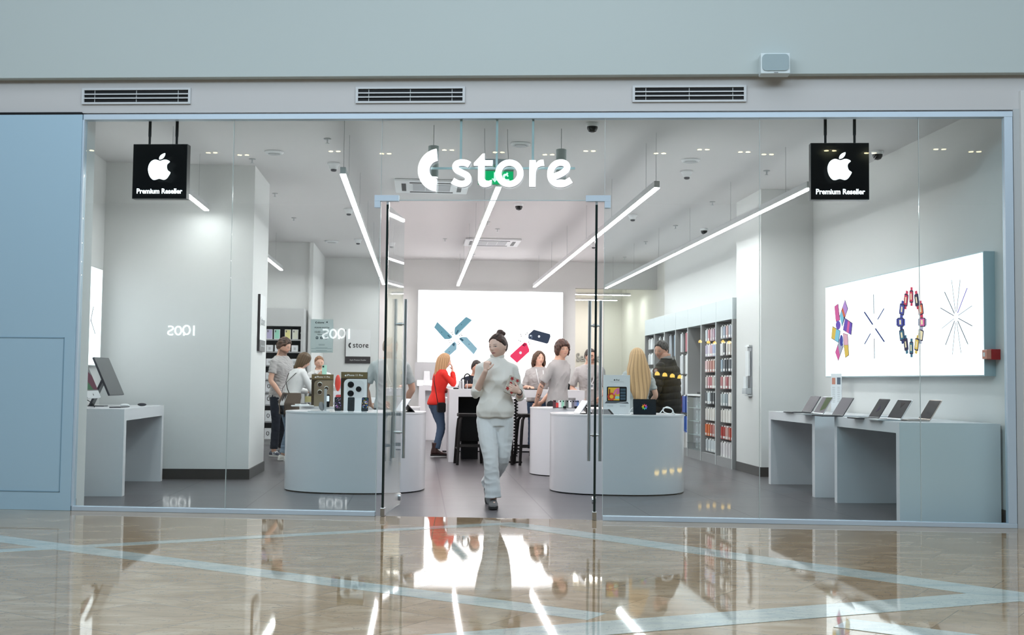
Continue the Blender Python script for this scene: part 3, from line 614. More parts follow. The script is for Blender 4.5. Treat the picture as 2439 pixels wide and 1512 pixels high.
# opening hours on the glass
t = thing('opening_hours_sign', 'white printed opening hours sheet stuck inside the left glass', 'notice', tuple(fw(-2.535, .021, 0)), FYAW)
obj('paper_sheet', MB().box(0, .212, 0, .001, 1.468, 1.775), mat('notice_paper', (.92, .84, .80), .6), t)
mb = MB(); wordmark_mb(mb, .0000345, .045, 1.756, -.0012, 0); mb.box(.130, .1308, -.0012, 0, 1.735, 1.758); fruit_mb(mb, .00007, .152, 1.75, -.0012, 0)
for s, sz, x, z in (('РЕЖИМ РАБОТЫ', .0165, .106, 1.693), ('10:00 – 22:00', .026, .106, 1.650), ('ЕЖЕДНЕВНО', .0125, .106, 1.632)):
    q = text_mb(s, sz, .0008); q.xf(Matrix.Translation((x, -.0008, z))); mb.add(q.v, q.f)
for k in range(3): mb.prism(rrect(.022, .022, .004, 2, .062+k*.042, 1.605), -.0012, 0, 0, 0, 'y')
obj('printed_lines', mb, INK, t)
mb = MB(); q = text_mb('f', .022, .0008, bold=.0006); q.xf(Matrix.Translation((.104, -.0016, 1.597))); mb.add(q.v, q.f); mb.prism(rrect(.014, .008, .003, 2, .062, 1.605), -.0018, -.0012, 0, 0, 'y'); mb.prism(rrect(.012, .012, .003, 2, .146, 1.605), -.0018, -.0012, 0, 0, 'y'); obj('icon_marks', mb, mat('paper', (.78, .80, .82)), t)
mb = MB()
for z, w_ in ((1.545, .06), (1.537, .055), (1.515, .11), (1.507, .19), (1.488, .10), (1.480, .19)): mb.box(.106-w_/2, .106+w_/2, -.001, 0, z, z+.0022)
obj('small_print', mb, INKG, t)
# ------------------------------------------------------------ tables and counters
def table(name, x0, x1, y0, y1, h, th, leg, label, skew=0, along='y'):
    t = thing(name, label, 'table', (x0, y0, 0))
    L, W_ = x1-x0, y1-y0
    S = lambda x, y: (x, y+skew*x*(1-y/W_))           # near end follows the shopfront
    def H(a, b, c, d, z0, z1): return MB().hexa([(*S(a, c), z0), (*S(b, c), z0), (*S(b, d), z0), (*S(a, d), z0)], [(*S(a, c), z1), (*S(b, c), z1), (*S(b, d), z1), (*S(a, d), z1)])
    obj('table_top', H(0, L, 0, W_, h-th, h), WHITE_LAC, t)
    if along == 'y':
        obj('leg_panel', H(0, L, 0, leg, 0, h-th), WHITE_LAC, t); obj('leg_panel', H(0, L, W_-leg, W_, 0, h-th), WHITE_LAC, t)
    else:
        obj('leg_panel', H(0, leg, 0, W_, 0, h-th), WHITE_LAC, t); obj('leg_panel', H(L-leg, L, 0, W_, 0, h-th), WHITE_LAC, t)
    return t
tA = table('display_table', 4.366, 5.24, 10.43, 12.11, .895, .10, .075, 'near white display table along the right wall, its end facing the glass', -.18)
tB = table('display_table', 4.33, 5.24, 12.62, 14.33, .895, .10, .09, 'far white display table along the right wall', -.10)
tC = table('display_table', -3.83, -3.03, 12.46, 14.36, .895, .12, .10, 'white display table by the left wall with desktop computers on it')
obj('back_panel', MB().box(.80, .83, .09, 1.60, 0, .795), WHITE_LAC, tB)
obj('back_panel', MB().box(.80, .83, .075, 1.60, 0, .795), WHITE_LAC, tA)
bar = table('service_bar', .46, 2.53, 17.87, 19.15, 1.10, .115, .14, 'tall white service bar in the middle of the shop', along='x')
bk = table('back_counter', .0, 3.3, 24.15, 24.95, 1.118, .10, .13, 'long white counter under the back light box', along='x')
obj('front_panel', MB().box(.13, 3.17, .18, .2, 0, 1.018), WHITE_LAC, bk)
t = thing('low_cabinet', 'white low cabinet block behind the service bar', 'cabinet', (.42, 20.4, 0))
obj('cabinet_body', MB().box(0, 2.2, 0, .7, 0, .93), WHITE_LAC, t, bevel=.004); obj('painted_gap_shadow', MB().box(0, 2.2, -.004, 0, 0, .02), BLACK, t)  # black strip on the front imitates the shade of a floor gap
t = thing('computer_cabinet', 'black cabinet standing under the service bar', 'cabinet', (.63, 18.5, 0))
obj('cabinet_body', MB().box(0, .36, 0, .55, .28, .98), BLACK, t, bevel=.006); obj('cabinet_plinth', MB().box(.05, .31, .05, .5, 0, .28), BLACK, t)
def oval(cx_, cy_, a, b, h, label, rz=FYAW):
    t = thing('oval_counter', label, 'counter', (cx_, cy_, 0), rz, 'white oval counters')
    P = []
    for k in range(72):
        an = 2*PI*k/72; c_, s_ = math.cos(an), math.sin(an)
        P.append((a*abs(c_)**.86*(1 if c_ > 0 else -1), b*abs(s_)**.86*(1 if s_ > 0 else -1)))
    obj('counter_body', MB().prism([(x*.996, y*.996) for x, y in P], .012, h-.02), WHITE_LAC, t, smooth=True)
    obj('counter_top', MB().prism(P, h-.0185, h), mat('counter_top_white', (.85, .85, .87), .18), t, smooth=True)
    obj('shadow_gap', MB().prism([(x*.975, y*.97) for x, y in P], 0, .012), BLACK, t)
    return t
CH = .873
oval(-.70, 13.44, .785, .66, CH, 'white oval counter left of the entrance with phones standing on it')
oval(2.265, 13.38, .765, .68, CH, 'white oval counter right of the entrance with tablets on it')
oval(2.27, 15.72, .78, .62, .885, 'white oval counter behind the front right one, phone cases on it')
oval(-.78, 15.85, .80, .62, CH, 'white oval counter behind the front left one')
oval(-.95, 18.7, .75, .6, CH, 'rearmost white oval counter at the left')
bpy.context.view_layer.update()
# ------------------------------------------------------------ stools
def stool(x, y, rz, label):
    t = thing('bar_stool', label, 'stool', (x, y, 0), rz, 'black bar stools')
    BW = mat('black_wood', (.007, .006, .006), .5, spec=.22)
    obj('seat', MB().prism(rrect(.37, .34, .07, 6), .700, .748), BW, t, bevel=.010)
    for sx in (-1, 1):
        for sy in (-1, 1): obj('leg', MB().tube([(sx*.20, sy*.19, 0), (sx*.17, sy*.155, .50), (sx*.155, sy*.14, .66), (sx*.12, sy*.11, .712)], [.021, .023, .023, .017], 10), BW, t, smooth=True)
    for sy in (-1, 1): obj('foot_rail', MB().tube([(-.185, sy*.175, .27), (.185, sy*.175, .27)], .014, 8), BW, t, smooth=True)
    for sx in (-1, 1): obj('foot_rail', MB().tube([(sx*.187, -.173, .235), (sx*.187, .173, .235)], .014, 8), BW, t, smooth=True)
    return t
stool(.76, 17.42, R(4), 'black wooden bar stool under the bar, left of the walking woman')
stool(1.20, 17.50, R(-6), 'black wooden bar stool mostly hidden behind the walking woman')
stool(1.66, 17.42, R(8), 'black wooden bar stool right of the walking woman')
stool(2.12, 17.42, R(0), 'black wooden bar stool hidden in part by the rear right counter')
mb = MB().box(-.09, .09, -.06, .06, 0, .022).tube([(0, 0, .02), (0, 0, .97)], .012, 8)
mb.tube([(.028*math.cos(k*.62)+.0, .028*math.sin(k*.62), .10+.86*k/190) for k in range(191)], .0085, 6)
t = thing('spiral_cable_post', 'black post wrapped with spiral cable under the bar', 'cable post', (1.47, 17.80, 0), R(10)); obj('post_cable', mb, BLACK, t, smooth=True)
# office chair back
t = thing('office_chair', 'black office chair back seen behind the tall smiling man', 'chair', (2.70, 21.6, 0))
obj('backrest', MB().ell((0, 0, 1.0), (.14, .04, .22), 18, 12), BLACK, t, smooth=True); obj('back_stem', MB().box(-.03, .03, .0, .05, .5, .85), BLACK, t)
obj('seat', MB().ell((0, -.2, .5), (.23, .22, .05), 18, 8), BLACK, t, smooth=True); obj('gas_lift', MB().tube([(0, -.2, .06), (0, -.2, .47)], .03, 10), DGREY, t)
for k in range(5): an = 2*PI*k/5; obj('base_leg', MB().tube([(0, -.2, .08), (.26*math.cos(an), -.2+.26*math.sin(an), .04)], .02, 8), BLACK, t)
# ------------------------------------------------------------ computers
def desktop(x, y, rz, sw, sh, tilt, zc, mat_f, mat_s, label, chin=0, base_z=.895, tex=None):
    # screen faces local -y, width along x
    t = thing('desktop_computer', label, 'computer', (x, y, base_z), rz)
    M_ = Matrix.Translation((0, 0, zc))@Matrix.Rotation(tilt, 4, 'X')
    obj('screen_shell', MB().prism(rrect(sw, sh, .012, 3), -.008, .010, 0, 0, 'y').xf(M_), mat_s, t)
    d = MB().box(-sw/2+.006, sw/2-.006, -.010, -.008, -sh/2+.006+chin, sh/2-.006).xf(M_); obj('display', d, mat_f, t)
    if tex:
        for l, c_ in tex: obj('display_image', MB().prism([(a*sw/2, -sh/2+chin+b*(sh-chin)) for a, b in l], -.0112, -.010, 0, 0, 'y').xf(M_), emis(c_, .55), t)
    if chin: obj('chin_logo', fruit_mb(MB(), .00012, 0, -sh/2+chin/2, -.0095, -.008).xf(M_), BLACK, t)
    obj('stand', MB().hexa([(-.085, .02, 0), (.085, .02, 0), (.085, .20, 0), (-.085, .20, 0)], [(-.085, .02, .008), (.085, .02, .008), (.085, .20, .008), (-.085, .20, .008)]).hexa([(-.075, .17, .006), (.075, .17, .006), (.075, .195, .006), (-.075, .195, .006)], [(-.06, .03, zc-.02), (.06, .03, zc-.02), (.06, .05, zc), (-.06, .05, zc)]), mat_s, t, bevel=.002)
    return t
SPG = mat('space_grey_metal', (.06, .06, .07), .35, .7); SLV = mat('silver_metal', (.66, .67, .69), .35, .6); SCR = mat('dark_screen', (.03, .028, .034), .08)
desktop(-3.50, 13.63, R(90), .64, .46, R(-24), .335, SCR, SPG, 'dark grey desktop computer with a tilted screen on the left table')
desktop(-3.48, 12.66, R(90), .50, .42, R(-24), .30, SCR, SLV, 'silver desktop computer with coloured screen, half hidden by the left wall', .075, tex=[([(-.95, .05), (.3, .05), (-.95, .9)], '#4d7f5a'), ([(.3, .05), (.95, .05), (.95, .5), (-.2, .97), (-.95, .9)], '#7a4658')])
desktop(.16, 24.6, PI, .50, .38, R(0), .30, SCR, SLV, 'back of a silver desktop computer left of the back counter', base_z=1.118)
desktop(2.98, 24.6, PI, .36, .36, R(0), .30, SCR, SLV, 'back of a silver desktop computer at the right end of the back counter', base_z=1.118)
def mouse(px, py, m, l, s=1):
    p = gpt(px, py, .895); t = tag(obj('computer_mouse', MB().ell((0, 0, .0185), (.030*s, .055*s, .018), 16, 8), m, loc=p, rz=R(75), smooth=True), l, 'mouse')
mouse(338, 967, SPG, 'dark computer mouse on the left table'); mouse(297, 969, WPL, 'white computer mouse on the left table')
p = gpt(318, 966, .895); tag(obj('keyboard', MB().box(-.06, .06, -.20, .20, 0, .010), SPG, loc=(-3.25, 13.15, .895), rz=R(0), bevel=.003), 'slim dark keyboard in front of the desktop computers', 'keyboard')
def cable(pts, r, m, label, k=6):
    P = [np.array(p) for p in pts]; n = len(P); out = []
    for i in range(n-1):
        a, b, c, d = P[max(i-1, 0)], P[i], P[i+1], P[min(i+2, n-1)]
        for j in range(k): u_ = j/k; out.append(tuple(.5*((2*b)+(-a+c)*u_+(2*a-5*b+4*c-d)*u_*u_+(-a+3*b-3*c+d)*u_**3)))
    out.append(tuple(P[-1])); return tag(obj('cable', MB().tube(out, r, 8), m, smooth=True), label, 'cable')
cable([(-3.60, 13.0, 1.0), (-3.5, 12.95, .95), (-3.45, 12.9, .903)], .004, BLACK, 'black cable hanging by the desktop computers')
def laptop(x, y, rz, w_, d_, open_, mc, ms, label, logo=None, grp='laptops on the right display tables', z=.895):
    t = thing('laptop', label, 'laptop', (x, y, z), rz, grp)
    obj('keyboard_deck', MB().prism(rrect(w_, d_, .012, 3, 0, -d_/2), .002, .013), mc, t)
    obj('key_area', MB().box(-w_*.42, w_*.42, -d_*.50, -d_*.08, .013, .0142), BLACK, t)
    obj('trackpad', MB().box(-w_*.17, w_*.17, -d_*.95, -d_*.58, .013, .0138), mc, t)
    M_ = Matrix.Translation((0, 0, .012))@Matrix.Rotation(open_, 4, 'X')
    obj('lid', MB().prism(rrect(w_, d_*.98, .012, 3, 0, d_*.49), -.003, .004, 0, 0, 'y').xf(M_), mc, t)
    obj('display', MB().box(-w_*.475, w_*.475, -.0042, -.003, .012, d_*.95).xf(M_), ms, t)
    if logo: obj('picture_or_glare', MB().prism([(a*w_*.47, d_*b) for a, b in logo[0]], -.0052, -.0042, 0, 0, 'y').xf(M_), logo[1], t)
    return t
SCRP = mat('plum_screen', (.075, .05, .055), .1, emit=(.16, .11, .12), es=.5); SCRD = mat('screen_off', (.02, .017, .02), .07); ROSE = mat('gold_metal', (.60, .50, .45), .35, .6)
SCRM = mat('purple_grey_screen', (.1, .09, .1), .12, emit=(.14, .115, .13), es=.55)
specs = [((1910.6, 979.4), (1931, 982), (1934, 942), SPG, SCRM, None, 'dark laptop at the far end of the far right table'),
         ((1939.5, 983), (1958, 986), (1963, 952), SLV, SCRM, ([(.0, .15), (.9, .3), (.9, .95), (-.2, .95)], emis('#6d7a52', .6)), 'laptop with a green and red desktop picture on the far right table'),
         ((1985, 987), (2005, 989.5), (2010.5, 953), SPG, SCRM, None, 'grey laptop in front of the price stand'),
         ((2069, 993), (2093, 995), (2094, 953), SPG, SCRD, ([(-.2, .3), (.0, .6), (-.3, .75), (.3, .5), (.1, .35)], emis('#4a3a58', .7)), 'black screened laptop with violet picture on the near right table'),
         ((2116, 996), (2142, 999), (2146, 957), SLV, SCRD, ([(.0, .55), (.35, .8), (-.3, .82)], emis('#3a2f30', .7)), 'laptop with glare across its dark screen, middle of the near right table'),  # the glare is painted as a glowing patch on the display
         ((2188, 998), (2215, 999), (2228, 958), ROSE, SCRD, None, 'white framed laptop nearest the shopfront on the right table')]
for a, b, c, mc, ms, lg, lab in specs:
    A = gpt(*a, .91); Bp = gpt(*b, .91); w_ = max(.27, min(.34, (A-Bp).length)); mid = (A+Bp)/2
    laptop(mid.x, mid.y, R(-90), w_, .225, R(-32), mc, ms, lab, lg)
t = thing('price_stand', 'white upright price card stand behind the laptops by the right wall', 'sign stand', (5.08, 14.02, .895), R(-48))
obj('card', MB().box(-.07, .07, -.004, .004, .01, .47), mat('card_white', (.80, .82, .84), .5), t); obj('stand_foot', MB().box(-.08, .08, -.05, .05, 0, .012), SLV, t)
obj('card_picture', MB().box(-.055, -.01, -.006, -.004, .34, .42), mat('print_coral', srgb('#c98874'), .6), t); obj('card_picture', MB().box(.012, .058, -.006, -.004, .34, .425), mat('print_slate', srgb('#5a6675'), .6), t)
mb = MB()
for k in range(9): z_ = .30-.022*k; mb.box(-.052, -.015, -.0055, -.004, z_, z_+.004); mb.box(.015, .05, -.0055, -.004, z_+.004, z_+.008)
obj('small_print', mb, mat('grey_ink', (.3, .32, .33)), t)
RF = mat('red_enamel', (.45, .02, .02), .35)
t = thing('fire_call_point', 'red wall mounted fire alarm box beside the right light box', 'fire alarm', (5.27, 10.36, 1.52), R(-90))
obj('alarm_case', MB().box(-.05, .05, -.085, 0, -.045, .05), RF, t, bevel=.004); obj('alarm_cover', MB().box(-.045, .045, -.13, -.085, -.04, .045), mat('clear_red_cover', (.75, .30, .22), .2), t, bevel=.004)
obj('alarm_label', MB().box(-.020, .014, -.133, -.130, -.018, .02), PLW, t)
t = thing('brochure_holder', 'wall holder with white price leaflets on the right column', 'holder', (4.55, 15.9, 0), R(-90))
obj('holder_plate', MB().box(-.11, .09, -.012, 0, 1.08, 1.74), mat('holder_grey', (.30, .31, .33), .4), t)
obj('leaflet', MB().box(-.10, .06, -.045, -.02, 1.34, 1.68), mat('paper', (.78, .80, .82)), t); obj('leaflet', MB().box(-.11, .02, -.07, -.045, 1.16, 1.33), mat('paper', (.78, .80, .82)), t)
obj('holder_tray', MB().box(-.1, .08, -.09, -.012, 1.09, 1.17), mat('holder_clear', (.5, .52, .54), .15), t)
for z in (1.74, 1.06): obj('holder_clip', MB().box(-.11, .09, -.05, 0, z, z+.02), SILVER, t)
# ------------------------------------------------------------ things on the counters
def on(px, py, z=CH): return gpt(px, py, z)
BOXB = mat('box_print_dark', (.045, .030, .018), .25); GOLD = mat('box_print_gold', (.28, .21, .10), .3)
def lens(mb, x, z, r, y): mb.lathe([(r, 0), (r, .006), (r*.9, .008)], n=20).xf
def phone_box(x, y, z, rz, dark, label, s=1.0):
    t = thing('phone_display_box', label, 'display box', (x, y, z), rz)
    w_, h_ = .30*s, .44*s; face = mat('box_white', (.78, .79, .80), .35) if not dark else mat('box_grey_gold', (.20, .165, .11), .3)
    obj('box_body', MB().box(-w_/2, w_/2, 0, .05, 0, h_), BOXB, t, bevel=.002)
    obj('box_header', MB().box(-w_/2+.001, w_/2-.001, -.002, 0, h_*.84, h_-.002), mat('box_header_gold', (.17, .125, .06), .22), t)
    P = [(w_/2-.002, 0), (w_/2-.002, h_*.82)]+arc(-w_/2+.035+.055, h_*.82-.055, .055, .055, 90, 180, 8)+[(-w_/2+.035, 0)]
    obj('printed_phone', MB().prism(P, -.004, 0, 0, 0, 'y'), face, t)
    cx_, cz_ = .045, h_*.56
    obj('camera_plateau', MB().prism(rrect(.20*s, .20*s, .05, 6, .02*s, cz_), -.007, -.004, 0, 0, 'y'), mat('plateau_white', (.70, .71, .72), .2) if not dark else mat('plateau_gold', (.26, .21, .15), .2), t)
    for (a, b, r, m_) in ((-.035, cz_+.05, .036, BLACKG), (-.035, cz_-.05, .036, BLACKG), (.055, cz_, .032, BLACKG)):
        l_ = MB().lathe([(r*s, 0), (r*s, .008), (r*.86*s, .010)], n=24); l_.xf(Matrix.Translation((a*s, -.007, b))@Matrix.Rotation(PI/2, 4, 'X')); obj('camera_lens', l_, mat('lens_ring', (.45, .42, .38), .2, .8) if dark else m_, t, smooth=True)
        if dark: q = MB().lathe([(r*.75*s, 0), (r*.75*s, .012)], n=20); q.xf(Matrix.Translation((a*s, -.007, b))@Matrix.Rotation(PI/2, 4, 'X')); obj('lens_glass', q, BOXB, t)
    tx = text_mb('iPhone 11 Pro', .032*s, .001, bold=.0004); tx.xf(Matrix.Translation((.008, -.003, h_*.895))); fruit_mb(tx, .00010, -.098*s, h_*.91, -.0035, -.0025); obj('lettering', tx, mat('white_print', (.85, .85, .85), .5), t)
    return t
p = on(851, 974); phone_box(p.x, 13.50, CH, R(-6), 0, 'tall phone box with white camera close-up behind the three phones')
phone_box(gx(768, 15.6), 15.62, CH, R(4), 1, 'dimmer gold phone box on the rear left counter', .95)
def phone(x, y, z, rz, cols, label, tilt=R(-14)):
    t = thing('smartphone', label, 'phone', (x, y, z), rz, 'phones standing on the front left counter')
    M_ = Matrix.Translation((0, 0, .010))@Matrix.Rotation(tilt, 4, 'X')
    obj('phone_body', MB().prism(rrect(.075, .155, .011, 4, 0, .0775), 0, .008, 0, 0, 'y').xf(M_), mat('phone_black', (.006, .006, .008), .35, spec=.25), t)
    obj('phone_stand', MB().box(-.03, .03, -.02, .06, 0, .010), SLV, t)
    for k, (c_, n) in enumerate(cols):
        mb = MB()
        for j in range(n):
            a, b = RNG.uniform(-.028, .028), RNG.uniform(.03, .14); s_ = RNG.uniform(.003, .0065)
            mb.prism([(a-s_, b), (a, b-s_*.8), (a+s_, b), (a+s_*.3, b+s_*1.3)], -.0015, 0, 0, 0, 'y')
        obj('screen_picture', mb.xf(M_), emis(c_, 1.2), t)
    return t
phone(gx(806.5, 13.05), 13.05, CH, R(8), [('#8a5fb0', 14), ('#d8dce8', 6), ('#b04a5a', 5)], 'phone showing purple flecks, left of the three in front of the box')
phone(gx(837, 12.98), 12.98, CH, R(0), [('#2c3540', 10)], 'phone with nearly black screen, middle of the three')
phone(gx(869.5, 12.98), 12.98, CH, R(-8), [('#3f6fd8', 14), ('#e8c060', 8), ('#e8eef4', 8), ('#d86a4a', 6), ('#4fa858', 4)], 'phone showing bright multicoloured blobs, right of the three')
t = thing('charging_stand', 'upright metal post with round grey disc on the left counter', 'charging stand', (gx(776, 13.2), 13.2, CH))
obj('post', MB().prism(rrect(.028, .25, .01, 3, 0, .125), -.006, .006, 0, 0, 'y'), SLV, t); obj('stand_base', MB().prism(rrect(.10, .07, .02, 4), 0, .006), SLV, t)
dd = MB().lathe([(.046, 0), (.05, .004), (.05, .01), (.044, .014)], n=28); dd.xf(Matrix.Translation((-.045, -.02, .055))@Matrix.Rotation(R(60), 4, 'Z')@Matrix.Rotation(R(80), 4, 'X')); obj('charging_disc', dd, mat('disc_grey', (.16, .17, .18), .4), t, smooth=True)
p = on(712, 968); t = thing('paper_stack', 'small stack of white leaflets with dark cards at the left counter edge', 'papers', (p.x+.03, p.y+.15, CH), R(10))
obj('sheet', MB().box(-.14, .14, -.1, .1, 0, .012), mat('paper', (.78, .80, .82)), t); obj('sheet', MB().box(-.07, .07, -.06, .08, .012, .03), WPL, t, rz=R(20)); obj('dark_card', MB().box(-.02, .05, -.02, .02, .03, .04), DGREY, t, rz=R(15))
t = thing('clear_sign_foot', 'flat clear price holder in front of the charging stand', 'price holder', (gx(760, 12.98), 12.98, CH)); obj('holder_plate', MB().box(-.12, .12, 0, .1, 0, .008), mat('holder_clear', (.5, .52, .54)), t, bevel=.002)
def tablet_side(x, y, z, rz, label):
    t = thing('tablet', label, 'tablet', (x, y, z), rz)
    M_ = Matrix.Rotation(R(-35), 4, 'X')
    obj('tablet_body', MB().prism(rrect(.25, .175, .012, 4, 0, .092), -.004, .004, 0, 0, 'y').xf(M_), WPL, t); obj('display', MB().box(-.115, .115, -.0055, -.004, .015, .17).xf(M_), mat('lit_tablet_screen', (.5, .5, .5), .2, emit=(.80, .86, .95), es=.75), t)
    obj('tablet_cover', MB().box(-.12, .12, .0045, .008, .01, .175).xf(M_), mat('navy_cover', (.02, .03, .06), .5), t)
    obj('support_leg', MB().hexa([(-.1, .02, 0), (.1, .02, 0), (.1, .16, 0), (-.1, .16, 0)], [(-.1, .02, .006), (.1, .02, .006), (.1, .16, .006), (-.1, .16, .006)]).hexa([(-.1, .145, .004), (.1, .145, .004), (.1, .16, .004), (-.1, .16, .004)], [(-.1, .055, .09), (.1, .055, .09), (.1, .065, .095), (-.1, .065, .095)]), BLACK, t)
    return t
tablet_side(gx(1375, 13.1), 13.15, CH, R(-82), 'white edged tablet propped on a black stand, side on, right counter')
tablet_side(gx(950, 13.2), 13.2, CH, R(-70), 'tablet propped side on behind the left glass door')
t = thing('tablet_cover_stand', 'grey wedge tablet lying low beside the tablet box', 'tablet', (gx(1436, 13.0), 12.98, CH), R(0))
obj('tablet_wedge', MB().hexa([(-.12, 0, 0), (.10, 0, 0), (.09, .14, 0), (-.12, .14, 0)], [(-.10, .05, .055), (.06, .05, .055), (.06, .06, .055), (-.10, .06, .055)]), mat('wedge_grey', (.10, .10, .11), .4), t); obj('wedge_side', MB().hexa([(.10, -.001, 0), (.125, 0, 0), (.11, .1, 0), (.09, .1, 0)], [(.062, .045, .056), (.082, .045, .056), (.078, .06, .056), (.062, .06, .056)]), BLACK, t)
# tablet display box
t = thing('tablet_display_box', 'tall white tablet box showing a tablet with keyboard and orange artwork', 'display box', (gx(1470, 13.2), 13.22, CH), R(-4))
obj('box_body', MB().box(-.150, .150, 0, .05, 0, .44), mat('box_white', (.78, .79, .80)), t, bevel=.002)
obj('printed_tablet', MB().prism(rrect(.225, .165, .012, 4, 0, .225), -.003, 0, 0, 0, 'y'), BLACK, t)
mb = MB(); mb.box(-.098, .03, -.004, -.003, .153, .298, 0)
mb.prism(arc(-.06, .195, .045, .045, 0, 340, 16), -.005, -.004, 1, 1, 'y'); mb.prism(arc(-.06, .195, .022, .022, 0, 340, 14), -.006, -.005, 0, 0, 'y'); mb.prism(stroke([(-.035, .22), (-.01, .27), (.02, .28), (.0, .23), (.03, .24)], .018), -.0055, -.004, 2, 2, 'y'); mb.box(-.09, -.075, -.005, -.004, .17, .28, 3); mb.prism(rrect(.05, .03, .01, 3, .005, .185), -.0055, -.004, 4, 4, 'y')
for k in range(4): mb.box(.04, .10, -.004, -.003, .160+.034*k, .185+.034*k, 5)
obj('printed_picture', mb, [mat('pr_yellow', srgb('#f0bc30'), .5), mat('pr_orange', srgb('#d8502c'), .5), mat('pr_pink', srgb('#e070a8'), .5), mat('pr_brown', srgb('#8a3a20'), .5), mat('pr_mint', srgb('#8fd0c8'), .5), mat('pr_slate', srgb('#3f5564'), .5)], t)
obj('printed_keyboard', MB().prism([(-.138, .118), (.138, .118), (.115, .143), (-.115, .143)], -.003, 0, 0, 0, 'y'), mat('pr_grey', srgb('#565a60'), .5), t)
obj('printed_pencil', MB().prism(stroke([(-.03, .112), (.04, .125), (.12, .138)], .005), -.005, -.003, 0, 0, 'y'), WPL, t)
tx = text_mb('iPad', .026, .001); tx.xf(Matrix.Translation((.008, -.001, .375))); fruit_mb(tx, .000085, -.027, .384, -.0015, -.0005); tx.box(-.08, .08, -.001, 0, .362, .3628); obj('lettering', tx, INK, t)
mb = MB()
for x in (-.075, .07):
    for k in range(2): mb.box(x-.035, x+.035, -.001, 0, .093-.012*k, .098-.012*k)
obj('small_print', mb, mat('pale_ink', (.5, .52, .54), .6), t)
# tablet with pinwheel icon
t = thing('tablet', 'dark tablet standing upright with a multicoloured pinwheel icon', 'tablet', (gx(1536, 12.95), 12.95, CH), R(-2))
M_ = Matrix.Rotation(R(-10), 4, 'X'); obj('tablet_body', MB().prism(rrect(.255, .175, .010, 4, 0, .0885), -.003, .005, 0, 0, 'y').xf(M_), mat('midnight_screen', (.008, .014, .022), .1), t); obj('keyboard_base', MB().box(-.125, .125, -.01, .15, 0, .006), SPG, t)
for k, c_ in enumerate(('#f05050', '#e860a8', '#9a68d8', '#4a9ae8', '#4ac8b0', '#8ad040', '#e8e040', '#f0a030')):
    an = PI/2-k*PI/4; P = [(.009*math.cos(an)+.012*math.cos(an)*(1+math.cos(q))-.006*math.sin(an)*math.sin(q), .088+.009*math.sin(an)+.012*math.sin(an)*(1+math.cos(q))+.006*math.cos(an)*math.sin(q)) for q in [2*PI*j/12 for j in range(12)]]
    obj('icon_petal', MB().prism(P, -.0045, -.003, 0, 0, 'y').xf(M_), emis(c_, .9), t)
q = gx(1590, 13.1)
cable([(q-.10, 13.05, .885), (q-.03, 13.03, .96), (q+.04, 13.02, .93), (q+.03, 13.05, .885), (q-.04, 13.08, .90), (q-.06, 13.02, .95), (q+.02, 12.98, .94), (q+.06, 12.98, .88), (q+.16, 13.0, .880)], .006, WPL, 'looped white cable right of the pinwheel tablet')
q = gx(1503, 13.0); cable([(q-.02, 12.99, .885), (q+.0, 13.0, .93), (q+.03, 13.03, .95), (q+.06, 13.06, .955)], .005, WPL, 'short white cable left of the pinwheel tablet')
# phone cases on the rear right counter
cs = [('#5a3038', 1321, 0), ('#d03a3a', 1328, -1), ('#e8e4e4', 1334, 0), ('#9ad0b8', 1341, 0), ('#58605a', 1351, 0), ('#e8e8ea', 1358, 0), ('#6a6870', 1366, 0), ('#8a88a0', 1371, 0), ('#5a78b0', 1376, 0)]
lbl = ['dark plum phone case, leftmost on the rear right counter', 'small bright red phone case on the rear right counter', 'off white phone case right of the red one', 'mint green phone case on the rear right counter', 'olive grey phone case right of the mint one', 'clear white phone case in the middle of the case row', 'charcoal phone case in the case row', 'lilac grey phone case in the case row', 'blue phone case, rightmost of the case row']
for (c_, px, s_), l in zip(cs, lbl):
    t = thing('phone_case', l, 'phone case', (gx(px, 15.25), 15.25, .885), R(RNG.uniform(-8, 8)), 'phone cases on the rear right counter')
    h_ = .098 if s_ == 0 else .065; cb = MB().prism(rrect(.040, h_, .008, 3, 0, h_/2+.006), -.004, .004, 0, 0, 'y').xf(Matrix.Rotation(R(-8), 4, 'X')); obj('case_shell', cb, mat('case_'+c_[1:], srgb(c_), .4), t)
    obj('case_stand', MB().box(-.02, .02, -.015, .03, 0, .008), DGREY, t)
    if s_ == 0: obj('camera_window', MB().prism(rrect(.016, .016, .004, 2, .008, h_-.008), -.006, -.004, 0, 0, 'y').xf(Matrix.Rotation(R(-8), 4, 'X')), BLACKG, t)
for k, (px, l) in enumerate(((1345, 'black charging brick on the rear right counter, left one'), (1372, 'black charging brick on the rear right counter, right one'))): tag(obj('charging_brick', MB().box(-.02, .02, -.02, .02, 0, .03), BLACK, loc=(gx(px, 15.18), 15.16, .885), bevel=.003), l, 'charger')
tag(obj('papers', MB().box(-.12, .12, -.08, .08, 0, .006), mat('paper', (.78, .80, .82)), loc=(gx(1305, 15.4), 15.5, .885), rz=R(12)), 'flat white leaflet at the left edge of the rear right counter', 'leaflet')
